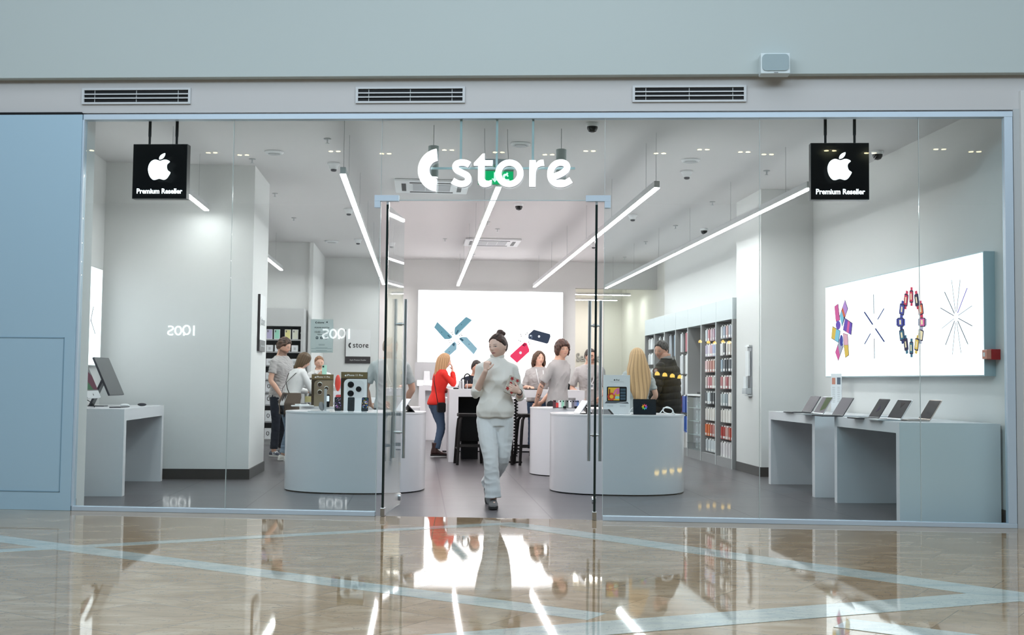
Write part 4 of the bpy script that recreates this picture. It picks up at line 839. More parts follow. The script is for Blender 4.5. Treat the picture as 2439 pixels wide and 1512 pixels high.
# rear left counter: speakers and coloured bits beyond
t = thing('speaker_stand', 'white riser with red and blue phone on top, left of the gold box', 'display stand', (gx(803, 18.4), 18.4, CH)); obj('riser', MB().box(-.20, .20, -.08, .12, 0, .17), WHITE_LAC, t, bevel=.004)
tag(obj('red_speaker', MB().ell((0, 0, .125), (.045, .04, .13), 16, 10), mat('coral_red', (.65, .06, .04), .35), loc=(gx(805, 18.4), 18.4, CH+.172), smooth=True), 'upright red oval speaker on the white riser', 'speaker')
tag(obj('blue_speaker', MB().ell((0, 0, .11), (.03, .03, .11), 14, 10), mat('sky_blue', (.25, .45, .7), .4), loc=(gx(815, 18.5), 18.5, CH+.172), smooth=True), 'slim light blue speaker behind the red one', 'speaker')
tag(obj('red_phone', MB().prism(rrect(.08, .16, .02, 4, 0, .08), 0, .01, 0, 0, 'y'), mat('print_red', (.5, .03, .04), .4), loc=(gx(807, 15.5), 15.5, CH), rot=(R(-15), 0, 0)), 'red phone standing between the two phone boxes', 'phone')
tag(obj('grey_wedge', MB().hexa([(-.03, 0, 0), (.03, 0, 0), (.03, .1, 0), (-.03, .1, 0)], [(-.03, .05, .16), (.0, .05, .16), (.0, .06, .16), (-.03, .06, .16)]), mat('wedge_grey', (.1, .1, .11)), loc=(gx(817, 15.4), 15.42, CH)), 'dark grey wedge stand beside the red phone', 'display stand')
t = thing('smartwatch', 'black smartwatch with lit white face on the rear left counter', 'watch', (gx(782, 15.3), 15.3, CH)); obj('watch_case', MB().prism(rrect(.05, .12, .015, 4, 0, .10), 0, .012, 0, 0, 'y'), BLACK, t); obj('watch_face', MB().prism(rrect(.034, .07, .006, 3, 0, .105), -.002, 0, 0, 0, 'y'), mat('watch_lit', (.5, .5, .5), .3, emit=(.8, .9, 1), es=.8), t); obj('watch_stand', MB().box(-.02, .02, -.01, .04, 0, .04), BLACK, t)
tag(obj('yellow_card', MB().box(-.05, .05, 0, .01, 0, .09), mat('pale_yellow', (.75, .70, .35), .5), loc=(gx(735, 18.3), 18.3, CH)), 'pale yellow card on the rearmost left counter', 'card')
tag(obj('white_box', MB().box(-.09, .09, -.05, .05, 0, .12), WPL, loc=(gx(893, 15.5), 15.5, CH), bevel=.003), 'plain white box right of the large phone box', 'box')
# bar top
t = thing('headphone_stand', 'black headphones hung on a small silver stand on the bar', 'headphones', (gx(1113, 18.3), 18.3, 1.10)); obj('stand', MB().tube([(0, 0, 0), (0, 0, .13)], .006, 8).box(-.04, .04, -.03, .03, 0, .006), SLV, t)
obj('headband', MB().tube([(.05*math.cos(R(a)), 0, .16+.075*math.sin(R(a))) for a in range(-30, 211, 20)], .010, 8), BLACK, t, smooth=True); obj('ear_cup', MB().ell((-.045, 0, .115), (.018, .03, .032), 12, 8), BLACK, t, smooth=True); obj('ear_cup', MB().ell((.045, 0, .115), (.018, .03, .032), 12, 8), BLACK, t, smooth=True)
for px, h_, r_, l in ((1096, .13, .022, 'silver cylinder speaker at the left of the bar top'), (1103, .15, .016, 'slim silver canister beside the cylinder speaker')): tag(obj('silver_canister', MB().lathe([(r_, 0), (r_, h_*.95), (r_*.7, h_)], n=16), SLV, loc=(gx(px, 18.1), 18.1, 1.10), smooth=True), l, 'canister')
tag(obj('eyeglasses_case', MB().box(-.06, .06, -.03, .03, 0, .02), BLACK, loc=(gx(1090, 18.0), 18.15, 1.10), bevel=.004), 'small black case lying on the bar top', 'case')
tag(obj('keyboard', MB().box(-.10, .10, -.05, .05, 0, .012), BLACK, loc=(gx(1268, 17.97), 18.2, 1.10), bevel=.002), 'black keyboard on the bar top', 'keyboard')

# ------------------------------------------------------------ accessory shelves on the right
SHG = mat('shelf_grey', (.30, .30, .305), .5); SHH = mat('shelf_header', (.60, .66, .68), .45); SHE = mat('shelf_edge', (.62, .65, .66), .4); PEG = SILVER
XF, XBK = 4.505, 4.985; BW_ = .945
bays = ['nearest', 'second nearest', 'third nearest', 'middle', 'third farthest', 'second farthest', 'farthest']
def pack_mesh(w_, h_, c1, c2, style):
    mb = MB(); mb.box(-.016, .016, -w_/2, w_/2, -h_, -.02, 0); mb.box(-.004, .004, -w_*.3, w_*.3, -.02, .0, 1)
    mb.box(-.018, -.016, -w_/2+.006, w_/2-.006, -h_+.008, -.03, 2)
    if style: mb.box(-.0195, -.018, -w_/2+.012, w_/2-.012, -h_+.012, -h_+.045, 1)
    return mb
PCOL = {}
def pcol(h): return mat('pack_'+h.lstrip('#'), srgb(h), .4)
rowsets = {0: [['#b8b8c0', '#9aa0ac', '#c4a0a0', '#8f9cb0', '#d0d4d8'], ['#d8ccc8', '#c8c0b8', '#d8d4d0', '#3a3c44', '#e0e0e0'], ['#2f333c', '#3a3f48', '#30343c', '#444a55', '#a8bccc'], ['#d8d0cc', '#d0b8b4', '#a04048', '#d8c8c4', '#b0686c'], ['#e0dcd6', '#e0dcd6', '#8f9ca4', '#a8b4b8', '#c0c8c8'], ['#e2ded8']*5, ['#b84030', '#c85a48', '#c8a098', '#a03028', '#c04038'], ['#dcd8da']*5],
           1: [['#5a6a9a', '#c0a0b0', '#d8c8d0', '#c08088', '#c8d0d8'], ['#8090b8', '#a0a8c8', '#c8a0a8', '#d0c8d0', '#b0a8c0'], ['#30343c', '#c08878', '#b87870', '#c8a098', '#d0b0b0'], ['#2f3338', '#c0b8b0', '#a84850', '#c88890', '#d0c4c0'], ['#3a3e44', '#4a4e54', '#44484e', '#d0dce0', '#5a5e64'], ['#e2ded8']*5, ['#c8b0a8', '#c08078', '#b85a4a', '#e07838', '#d86a34'], ['#c8d0d4']*4],
           3: [['#a03048', '#c8ccd0'], ['#dcdcde', '#c8ccd0'], ['#e0e0e2', '#d0d4d8'], ['#2a5ab8', '#2850a8', '#7a3a5a'], ['#2a5ab8', '#3060b0', '#c08080'], ['#e0dedc', '#dcdad8', '#d8d8d8']],
           4: [['#7088a0', '#c8d0d8']], 6: [['#dfe2e4']*3, ['#dfe2e4']*3, ['#d8dcde']*3], 5: [['#d8dcde']*2]}
zrows = {0: [2.10, 1.845, 1.60, 1.345, 1.09, .845, .595, .36], 1: [2.09, 1.845, 1.60, 1.345, 1.10, .845, .60, .36], 3: [2.10, 1.72, 1.36, 1.02, .68, .42], 4: [2.10], 6: [2.10, 1.80, 1.50], 5: [2.10]}
for i in range(7):
    yb = 16.68+BW_*i
    t = thing('accessory_shelf', 'grey wall shelf bay with pale header, the %s of seven to the viewer' % bays[i], 'shelf', (0, yb, 0), 0, 'shelf bays along the right wall')
    obj('shelf_header', MB().box(XF, XBK, .004, BW_-.004, 2.165, 2.475), SHH, t, bevel=.002)
    obj('side_panel', MB().box(XF, XBK, 0, .022, .0, 2.165), SHG, t); obj('side_panel', MB().box(XF, XBK, BW_-.022, BW_, .0, 2.165), SHG, t)
    obj('panel_edging', MB().box(XF-.003, XF, 0, .022, 0, 2.165), SHE, t)
    obj('back_panel', MB().box(XBK-.02, XBK+.01, .022, BW_-.022, .14, 2.165), SHG, t); obj('plinth', MB().box(XF+.004, XBK, .022, BW_-.022, .0, .14), SHG, t)
    if i == 2:
        obj('cabinet_shelf_top', MB().box(XF-.01, XBK, .022, BW_-.022, 1.02, 1.05), WPL, t)
        obj('glass_door', MB().box(XF-.006, XF-.001, .03, BW_/2-.003, .15, 1.0), GLASS, t); obj('glass_door', MB().box(XF-.006, XF-.001, BW_/2+.003, BW_-.03, .15, 1.0), GLASS, t)
        for z in (.38, .60, .82): obj('glass_shelf', MB().box(XF+.01, XBK-.02, .03, BW_-.03, z, z+.01), mat('glass_shelf', (.5, .56, .56), .15), t)
        for z in (.25, .62, .92):
            for y in (.04, BW_-.04): obj('door_stud', MB().lathe([(.014, 0), (.014, .008), (.006, .012)], n=12).xf(Matrix.Translation((XF-.006, y, z))@Matrix.Rotation(-PI/2, 4, 'Y')), SILVER, t)
    rows = rowsets.get(i, [])
    for r_, cols_ in enumerate(rows):
        z = zrows[i][r_]; n = len(cols_); w_ = min(.15, (BW_-.12)/n*.70); h_ = (.20 if i in (0, 1) else (.34 if r_ < 3 else .30)) if i != 6 else .22
        if i == 4: h_ = .40
        for k in range(n):
            y = .09+(BW_-.18)*(k+.5)/n
            obj('peg', MB().tube([(XBK-.02, y, z+.012), (4.54, y, z+.012), (4.53, y, z+.022)], .004, 6), PEG, t)
# packs
rown = ['top', 'second', 'third', 'fourth', 'fifth', 'sixth', 'seventh', 'lowest']
packcache = {}
for i, rows in rowsets.items():
    for r_, cols_ in enumerate(rows):
        z = zrows[i][r_]; n = len(cols_); w_ = min(.15, (BW_-.12)/n*.70); h_ = (.20 if i in (0, 1) else (.34 if r_ < 3 else .30)) if i != 6 else .22
        if i == 4: h_ = .40
        if i == 0 and r_ == 7: h_ = .24
        for k, c_ in enumerate(cols_):
            y = 16.68+BW_*i+.09+(BW_-.18)*(k+.5)/n
            tone = 'red' if c_[1:3] in ('a0', 'b8', 'c8', 'c0', 'e0', 'd8') and c_[3] in '3456' else ('blue' if c_[1:] in ('2a5ab8', '2850a8', '3060b0', '5a6a9a', '8090b8') else ('dark' if c_[1] in '234' else 'pale'))
            for lay in range(2 if i in (0, 1) else 1):
                key = (round(w_, 3), h_, c_, i in (0, 1))
                if key not in packcache:
                    me = pack_mesh(w_, h_, 0, 0, i in (0, 1)).mesh('hanging_pack'); packcache[key] = me
                    for m_ in (pcol(c_), pcol('#e4e4e2'), pcol(c_)): me.materials.append(m_)
                o = bpy.data.objects.new('hanging_pack', packcache[key]); C.objects.link(o); o.location = (4.565+lay*.07, y, z+.006); o.rotation_euler = (0, 0, R(RNG.uniform(-7, 7)))
                tag(o, '%s hanging pack, %s row of the %s shelf bay%s' % (tone, rown[r_], bays[i], ', front on its peg' if lay == 0 and i in (0, 1) else (', back on its peg' if i in (0, 1) else '')), 'accessory pack', 'packs in the %s row of the %s bay, %s' % (rown[r_], bays[i], tone))
for r_, z in enumerate((.39, .61, .83, .152)):
    for k in range(3):
        o = tag(obj('boxed_accessory', MB().box(-.05, .05, -.07, .07, 0, .17).box(-.052, -.05, -.03, .03, .03, .13, 1), [pcol('#d0d4d4'), pcol('#8a9094')], loc=(XF+.16, 16.68+BW_*2+.2+.27*k, z+.002)), 'white boxed accessory on the %s shelf of the glass fronted cabinet' % ('second', 'third', 'top', 'bottom')[r_], 'box', 'boxes in the glass cabinet, row %s' % rown[r_])
t = thing('black_device_box', 'low black and white device on top of the glass fronted cabinet', 'device', (XF+.15, 16.68+BW_*2+.45, 1.051)); obj('device_body', MB().box(-.08, .08, -.25, .1, 0, .035), BLACK, t, bevel=.003); obj('white_part', MB().box(-.05, .05, -.12, -.02, .035, .07), WPL, t)
# ------------------------------------------------------------ box shelves at the left back
t = thing('box_shelf', 'tall grey shelf unit with phone boxes beyond the left column', 'shelf', (-3.5, 22.25, 0))
SHD = mat('shelf_dark', (.09, .09, .095), .5); W_ = 1.33
obj('shelf_header', MB().box(0, W_, 0, .5, 2.21, 2.545), mat('shelf_header_grey', (.46, .46, .46), .5), t); obj('side_panel', MB().box(W_-.05, W_, 0, .5, 0, 2.21), mat('shelf_header_grey', (.46, .46, .46)), t); obj('side_panel', MB().box(0, .05, 0, .5, 0, 2.21), SHG, t)
obj('back_panel', MB().box(.05, W_-.05, .47, .5, .1, 2.21), SHD, t); obj('plinth', MB().box(.05, W_-.05, .02, .5, 0, .1), SHG, t)
zs = [1.965, 1.735, 1.48, 1.22, .98, .745, .43, .10]
for z in zs: obj('shelf_board', MB().box(.05, W_-.05, .01, .47, z-.025, z), SHG, t)
obj('cam_lock', MB().lathe([(.02, 0), (.02, .01)], n=12).xf(Matrix.Translation((W_-.09, .46, 2.1))@Matrix.Rotation(PI/2, 4, 'X')), SILVER, t)
cols_ = {0: (['lavender', 'mint green', 'pale yellow', 'white'], ['#b8b0d0', '#9cd8c0', '#e0d890', '#d8d8c8'], .12, .185), }
for r_, z in enumerate(zs):
    if r_ == 0:
        for k, (nm, c_) in enumerate(zip(*cols_[0][:2])):
            t = thing('phone_box', '%s phone box on the top shelf beyond the left column' % nm, 'box', (-3.5+.69+.14*k+(.06 if k > 1 else 0), 22.32, z+.001), 0, 'phone boxes on the top shelf')
            obj('box_body', MB().box(-.055, .055, 0, .05, 0, .185), mat('pbox_white', (.75, .76, .78), .4), t); obj('box_print', MB().box(-.046, .046, -.002, 0, .01, .175), mat('pb_'+c_[1:], srgb(c_), .4), t); obj('box_camera', MB().box(-.036, -.018, -.004, -.002, .13, .165), DGREY, t)
    else:
        tall = r_ >= 4; n = 4
        for k in range(n):
            h_ = .20 if tall else .12; t = thing('packaged_box', '%s white boxed device on the %s shelf beyond the left column' % ('upright' if tall else 'small', ['', 'second', 'third', 'fourth', 'fifth', 'sixth', 'seventh', 'lowest'][r_]), 'box', (-3.5+.70+.155*k, 22.32, z+.001), 0, 'boxes on shelf row %s' % rown[r_])
            obj('box_body', MB().box(-.06, .06, 0, .12, 0, h_), mat('pbox_white', (.75, .76, .78)), t)
            if tall: obj('box_print', MB().prism(stroke(arc(0, .105, .022, .036, 100, 430, 8), .012), -.002, 0, 0, 0, 'y'), INK, t)
            else: obj('box_print', MB().box(-.02, .02, -.002, 0, .03, .08), mat('pack_grey_print', (.5, .5, .52), .5), t)
bpy.context.view_layer.update()
# ------------------------------------------------------------ people
def remesh(mb, vox, smooth=3, fac=.5):
    me = bpy.data.meshes.new('tmp'); me.from_pydata(mb.v, [], mb.f); me.update()
    bm = bmesh.new(); bm.from_mesh(me); bmesh.ops.recalc_face_normals(bm, faces=bm.faces); bm.to_mesh(me); bm.free()
    o = bpy.data.objects.new('tmp', me); C.objects.link(o)
    m = o.modifiers.new('r', 'REMESH'); m.mode = 'VOXEL'; m.voxel_size = vox; m.use_smooth_shade = True
    if smooth: s = o.modifiers.new('s', 'SMOOTH'); s.factor = fac; s.iterations = smooth
    dg = bpy.context.evaluated_depsgraph_get(); r = bpy.data.meshes.new_from_object(o.evaluated_get(dg))
    bpy.data.objects.remove(o); bpy.data.meshes.remove(me)
    r.polygons.foreach_set('use_smooth', [True]*len(r.polygons)); return r
def getv(me): a = np.empty(len(me.vertices)*3); me.vertices.foreach_get('co', a); return a.reshape(-1, 3)
def setv(me, a): me.vertices.foreach_set('co', a.ravel()); me.update()
def getn(me): a = np.empty(len(me.vertices)*3); me.vertex_normals.foreach_get('vector', a); return a.reshape(-1, 3)
def setcol(me, c):
    at = me.color_attributes.new('Col', 'FLOAT_COLOR', 'POINT'); d = np.ones((len(me.vertices), 4)); d[:, :3] = c; at.data.foreach_set('color', d.ravel())
def wave(p, seed, freq, n=7):
    r = np.random.RandomState(seed); o = np.zeros(len(p))
    for i in range(n):
        k = r.normal(size=3)*np.array(freq); o += np.sin(p@k+r.uniform(0, 6.28)+1.3*np.sin(p@(r.normal(size=3)*np.array(freq)*.4)))
    return o/math.sqrt(n)
def folds(me, A, seed, freq, wfun=None):
    v = getv(me); n = getn(me); d = wave(v, seed, freq); d = A*(1-np.abs(d)*1.1)
    if wfun is not None: d = d*wfun(v)
    setv(me, v+n*d[:, None]); return me
def sst(x, a, b): t = np.clip((x-a)/(b-a), 0, 1); return t*t*(3-2*t)

TF = [(.47, .085, .060, 0), (.52, .098, .066, .004), (.56, .092, .060, 0), (.62, .074, .050, -.002), (.67, .080, .056, -.004), (.73, .092, .068, -.010), (.77, .094, .060, -.004), (.80, .096, .048, 0), (.822, .080, .042, .002), (.842, .052, .036, .004), (.86, .032, .033, .002), (.90, .030, .032, -.002)]
TM = [(.47, .085, .060, 0), (.52, .092, .064, .004), (.56, .086, .060, 0), (.62, .082, .056, 0), (.67, .088, .060, -.002), (.73, .102, .068, -.006), (.77, .110, .062, -.002), (.80, .108, .050, 0), (.822, .088, .044, .002), (.842, .058, .040, .002), (.865, .037, .037, 0), (.90, .035, .036, -.004)]
class Pose:
    def __init__(s, H, fem, lean=(0, 0), twist=0, pelvis=0, side=0, **k):
        s.H = H; s.fem = fem; s.lean = np.array(lean, float); s.twist = R(twist); s.dz = pelvis; s.k = k
        s.T = TF if fem else TM
        sx = .096 if fem else .110
        s.sh = {q: s.warp(q*sx*H, 0, .791*H) for q in (-1, 1)}
        s.hip = {q: Vector((q*.052*H, 0, .50*H+s.dz)) for q in (-1, 1)}
    def warp(s, x, y, z):
        f = max(0, (z/s.H-.5)/.32); a = s.twist*min(1, f); g = f**1.25 if f < 1 else 1+(f-1)*1.1
        return Vector((x*math.cos(a)-y*math.sin(a)+s.lean[0]*g, x*math.sin(a)+y*math.cos(a)+s.lean[1]*g, z+s.dz-.35*abs(s.lean[1])*max(0, g-.2)*.5))
    def torso(s, mb, inf=0, z0=.47, z1=.90, ovr=None, n=28):
        Hh = s.H; T = s.T if ovr is None else ovr; rings = []
        zs = np.linspace(z0, z1, 22); c = np.array(T)
        for z in zs:
            a, b, yo = (np.interp(z, c[:, 0], c[:, i]) for i in (1, 2, 3)); i_ = inf if callable(inf) is False else inf(z)
            rings.append([s.warp((a*Hh+i_)*math.copysign(abs(math.cos(t))**.85, math.cos(t)), yo*Hh+(b*Hh+i_)*math.copysign(abs(math.sin(t))**.9, math.sin(t)), z*Hh) for t in [2*PI*j/n for j in range(n)]])
        mb.ring(rings); return mb
def limb(mb, pts, rs, n=14, k=5, flat=1, end=True):
    P = catmull([tuple(p) for p in pts], k, False); m = len(P)
    rr = np.interp(np.linspace(0, len(pts)-1, m), range(len(rs)), rs)
    mb.tube(P, list(rr), n, flat=flat); mb.ell(P[0], (rr[0],)*3, 12, 8)
    if end: mb.ell(P[-1], (rr[-1],)*3, 12, 8)
def hand(mb, w_, d, nrm, q, curl=.5, s=1.0, spread=.02):
    w_ = Vector(w_); d = Vector(d).normalized(); nrm = Vector(nrm); nrm = (nrm-d*nrm.dot(d)).normalized(); ac = d.cross(nrm).normalized()*q
    rg = []
    for t, wd, th in ((0, .024, .017), (.02, .028, .017), (.05, .037, .016), (.085, .040, .014), (.095, .036, .010)):
        rg.append([w_+d*t*s+(ac*math.cos(a)*wd+nrm*math.sin(a)*th)*s for a in [2*PI*j/14 for j in range(14)]])
    mb.ring(rg)
    for i, (L, bx_) in enumerate(((.072, .030), (.080, .010), (.075, -.010), (.058, -.029))):
        p = w_+(d*(.086 if i else .082)+ac*bx_)*s; dd = (d+ac*(spread*(1.5-i))).normalized(); P = [p]
        for j, fr in enumerate((.45, .30, .25)):
            an = curl*(.55, .95, .7)[j]*(1+.08*i); ax = dd.cross(nrm)
            dd = (dd*math.cos(an)+nrm*math.sin(an)).normalized(); nr2 = ax.cross(dd); nrm_l = nr2
            P.append(P[-1]+dd*L*fr*s)
            nrm_keep = nrm; nrm = nrm_l if nrm_l.dot(nrm) > -2 else nrm
        nrm = Vector(nrm_keep) if False else nrm
        mb.tube(P, [.0095*s, .0090*s, .0082*s, .0065*s], 8); mb.ell(P[-1], (.0065*s,)*3, 8, 6)
        nrm = (w_*0+ac.cross(d)*(1 if ac.cross(d).dot(nrm0(d, ac, q)) > 0 else -1)) if False else nrm_base(d, ac, q)
    p = w_+(d*.022+ac*.026)*s; t1 = (d*.72+ac*.60+nrm*.35).normalized(); t2 = (t1+d*.3+nrm*.35*curl-ac*.2*curl).normalized()
    P = [p, p+t1*.036*s, p+t1*.036*s+t2*.030*s, p+t1*.036*s+t2*.030*s+(t2+nrm*.2).normalized()*.02*s]
    mb.tube(P, [.013*s, .0115*s, .0098*s, .008*s], 8); mb.ell(P[-1], (.008*s,)*3, 8, 6)
def nrm_base(d, ac, q): return (ac*q).cross(d)          # palm normal again: (d x n) x d = n
# head
def head_rad(th, ph, hh, thick=None):
    cp, v = math.cos(ph), math.sin(ph); x = cp*math.sin(th); y = -cp*math.cos(th)
    wx = 1-.26*max(0, -v)**1.6; X_ = x*.335*hh*wx; Z_ = v*.5*hh
    yb = .41 if y < 0 else .44
    Y_ = y*yb*hh*(1-.50*max(0, -v)**1.3*(1 if y > 0 else .0))
    if y < 0: Y_ *= 1-.10*max(0, v)**2
    u = x
    if y < 0:
        g = lambda a, b, sa, sb: math.exp(-((abs(u)-a)/sa)**2-((v-b)/sb)**2)
        f = sst_(-y, .15, .5)
        Y_ -= hh*f*(.098*g(0, -.20, .13, .10)+.045*g(0, -.02, .11, .20)-.030*g(.36, .03, .17, .09)+.014*g(.34, .17, .25, .06)+.020*g(0, -.45, .22, .06)+.012*g(0, -.53, .18, .04)+.030*g(0, -.80, .26, .14)+.014*g(.52, -.12, .2, .16))
    return Vector((X_, Y_, Z_))
def sst_(x, a, b): t = min(1, max(0, (x-a)/(b-a))); return t*t*(3-2*t)
def head_add(mb, c, Rm, hh, off=None, n=48, k=34):
    o = len(mb.v)
    for i in range(k+1):
        ph = -PI/2+PI*i/k
        for j in range(n):
            th = 2*PI*j/n
            if th > PI: th -= 2*PI
            p = head_rad(th, ph, hh)
            if off is not None:
                nn = Vector((math.cos(ph)*math.sin(th), -math.cos(ph)*math.cos(th), math.sin(ph)))
                p = (Vector((nn.x*.335*hh, nn.y*(.41 if nn.y < 0 else .44)*hh*(1-.42*max(0, -nn.z)**1.3*(1 if nn.y > 0 else 0)), nn.z*.5*hh)) if True else p)+nn*off(th, math.sin(ph))
            mb.v.append(tuple(Vector(c)+Rm@p))
    for i in range(k):
        for j in range(n):
            a = o+i*n+j; b = o+i*n+(j+1) % n; mb.f.append((a, b, b+n, a+n)); mb.m.append(0)
    mb.f.append(tuple(o+j for j in range(n))[::-1]); mb.m.append(0); mb.f.append(tuple(o+k*n+j for j in range(n))); mb.m.append(0)
SKIN = np.array(srgb('#cfa48e')); SKINL = np.array(srgb('#dcb09a'))
def hairline(style):
    def f(th):
        a = abs(th)/PI
        if style == 'bangs': return np.interp(a, [0, .18, .30, .45, .6, 1], [.30, .28, -.15, -.62, -.72, -.80])
        if style == 'parted': return np.interp(a, [0, .12, .25, .40, .6, 1], [.72, .58, .15, -.5, -.75, -.85])
        if style == 'back': return np.interp(a, [0, .15, .30, .45, .6, 1], [.62, .56, .32, .0, -.45, -.70])
        return np.interp(a, [0, .15, .28, .42, .55, 1], [.55, .50, .22, .02, -.35, -.62])
    return f
def make_person(label, loc, rz, H, fem, pose, head=(0, 0, 0), headoff=(0, 0), arms=None, legs=None, skin=None, hair=None, top=None, bottom=None, shoes=None, vox=.0062, hide_legs=False, beard=None, tattoo=False, armr=1.0, brow=(.05, .03, .02), lips=(.36, .09, .08), hands=None, hs=1.03):
    t = thing('person', label, 'person', loc, R(rz)); P = Pose(H, fem, **pose); sk = SKINL if fem else SKIN
    if skin is not None: sk = np.array(skin)
    # ---- skeleton
    A = {}
    for q in (-1, 1):
        S = P.sh[q]; e, w_ = (arms or {}).get(q, (None, None))
        e = Vector(e) if e else S+Vector((q*.035, .01, -.172*H)); w_ = Vector(w_) if w_ else e+Vector((q*.0, -.04, -.150*H)); A[q] = (S, e, w_)
    Lg = {}
    for q in (-1, 1):
        hp = P.hip[q]; kn, an = (legs or {}).get(q, (None, None))
        kn = Vector(kn) if kn else Vector((q*.055*H, -.01, .285*H)); an = Vector(an) if an else Vector((q*.058*H, .015, .045*H)); Lg[q] = (hp, kn, an)
    k_ = (.87 if fem else 1.0)*armr
    mb = MB(); P.torso(mb)
    for q in (-1, 1):
        S, e, w_ = A[q]
        limb(mb, [S, S.lerp(e, .5), e, e.lerp(w_, .35), w_], [.0245*H*k_, .0255*H*k_, .0225*H*k_, .0232*H*k_, .0152*H*k_])
        hp, kn, an = Lg[q]
        limb(mb, [hp, hp.lerp(kn, .5), kn, kn.lerp(an, .35), an], [.050*H, .043*H, .031*H, .030*H, .019*H])
        mb.ell(an+Vector((0, -.05, -.035)), (.032, .09, .026), 12, 8)
        d = (w_-e).normalized(); hd = (hands or {}).get(q, {})
        dd = Vector(hd.get('d', tuple(d))); nn = hd.get('n', (-q*1.0, 0, 0)) if abs(d.z) > .5 else hd.get('n', (0, 0, -1))
        hand(mb, w_, dd, nn, hd.get('q', q), hd.get('c', .45), H/1.75*(.93 if fem else 1.03))
    # ---- head
    hh = .134*H*hs; nb = P.warp(0, 0, .855*H)
    Rm = (Matrix.Rotation(R(head[0]), 3, 'Z')@Matrix.Rotation(R(head[1]), 3, 'X')@Matrix.Rotation(R(head[2]), 3, 'Y'))
    hc = P.warp(0, -.010*H, .925*H)+Vector((headoff[0], headoff[1], 0))
    mb.tube([nb-Vector((0, 0, .02*H)), nb.lerp(hc, .35), hc+Rm@Vector((0, .02*hh, -.15*hh))], [.034*H*k_]*3 if fem else [.036*H]*3, 16)
    head_add(mb, hc, Rm, hh)
    for q in (-1, 1): mb.ell(hc+Rm@Vector((q*.335*hh, .02*hh, -.03*hh)), (.022*hh, .075*hh, .13*hh), 10, 8, M=Rm@Matrix.Rotation(q*R(-18), 3, 'Z'))
    me = remesh(mb, vox, 2, .4)
    v = getv(me); col = np.tile(sk, (len(v), 1))*(1+.03*wave(v, 3, (40, 40, 40)))[:, None]
    loc_ = (v-np.array(hc))@np.array(Rm); u = loc_[:, 0]/(.335*hh); z = loc_[:, 2]/(.5*hh); fr = (loc_[:, 1] < -.15*hh)&(np.abs(z) < 1.05)
    au = np.abs(u)
    def blend(mask, c, a=1.0):
        m_ = (mask*a*fr)[:, None]; return col*(1-m_)+np.array(c)*m_
    g2 = lambda a, b, sa, sb: np.exp(-((au-a)/sa)**4-((z-b)/sb)**4)
    if beard is not None:
        bm_ = sst(-z, .32, .5)*sst(au+(-z-.3)*.9, .18, .45)*(1-.9*g2(0, -.49, .22, .05)); sb_ = np.maximum(bm_, g2(0, -.37, .30, .045)); m_ = (sb_*beard[1]*((loc_[:, 1] < .02)&(np.abs(z) < 1.1)))[:, None]; col = col*(1-m_)+np.array(beard[0])*m_
    col = blend(g2(.50, -.25, .22, .16), sk*np.array([1.08, .82, .80]), .45)
    col = blend(g2(0, -.480, .27, .050), lips, .95)
    col = blend(g2(.37, .20, .20, .026), brow, .65)
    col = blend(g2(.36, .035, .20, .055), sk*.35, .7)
    if tattoo:
        S, e, w_ = A[tattoo]; ax = np.array(e-S); L2 = ax@ax; tt = (v-np.array(S))@ax/L2; dist = np.linalg.norm(v-np.array(S)-tt[:, None]*ax, axis=1)
        pt_ = wave(v, 21, (90, 90, 70)); m_ = ((tt > .25)&(tt < 1.05)&(dist < .07)&(pt_ > -.1)).astype(float)*.8
        ax2 = np.array(w_-e); t2 = (v-np.array(e))@ax2/(ax2@ax2); d2 = np.linalg.norm(v-np.array(e)-t2[:, None]*ax2, axis=1)
        m2 = ((t2 > .4)&(t2 < .75)&(d2 < .05)&(wave(v, 22, (110, 110, 80)) > .2)).astype(float)*.75
        m_ = np.maximum(m_, m2)[:, None]; col = col*(1-m_)+np.array([.06, .05, .055])*m_
    setcol(me, np.clip(col, 0, 1)); body = obj('body', me, SKINM, t)
    for q in (-1, 1):                     # eyes
        p = head_rad(q*R(25), R(1.5), hh); c = hc+Rm@(p+Vector((0, -.001, 0)))
        e_ = MB().ell((0, 0, 0), (.052*hh, .020*hh, .019*hh), 12, 8); e_.xf(Matrix.Translation(c)@(Rm@Matrix.Rotation(q*R(14), 3, 'Z')).to_4x4())
        i_ = MB().ell((0, -.007*hh, 0), (.021*hh, .015*hh, .0195*hh), 10, 8); i_.xf(Matrix.Translation(c)@(Rm@Matrix.Rotation(q*R(14), 3, 'Z')).to_4x4())
        e_.add(i_.v, i_.f, 1); obj('eye', e_, [mat('eye_white', (.42, .38, .36), .3), mat('eye_iris', (.03, .02, .015), .15)], t, smooth='all')
    if hair: hair(t, P, hc, Rm, hh)
    if top: top(t, P, A, H)
    if bottom: bottom(t, P, Lg, H)
    if shoes: shoes(t, P, Lg, H)
    return t, P, A, Lg, hc, Rm, hh
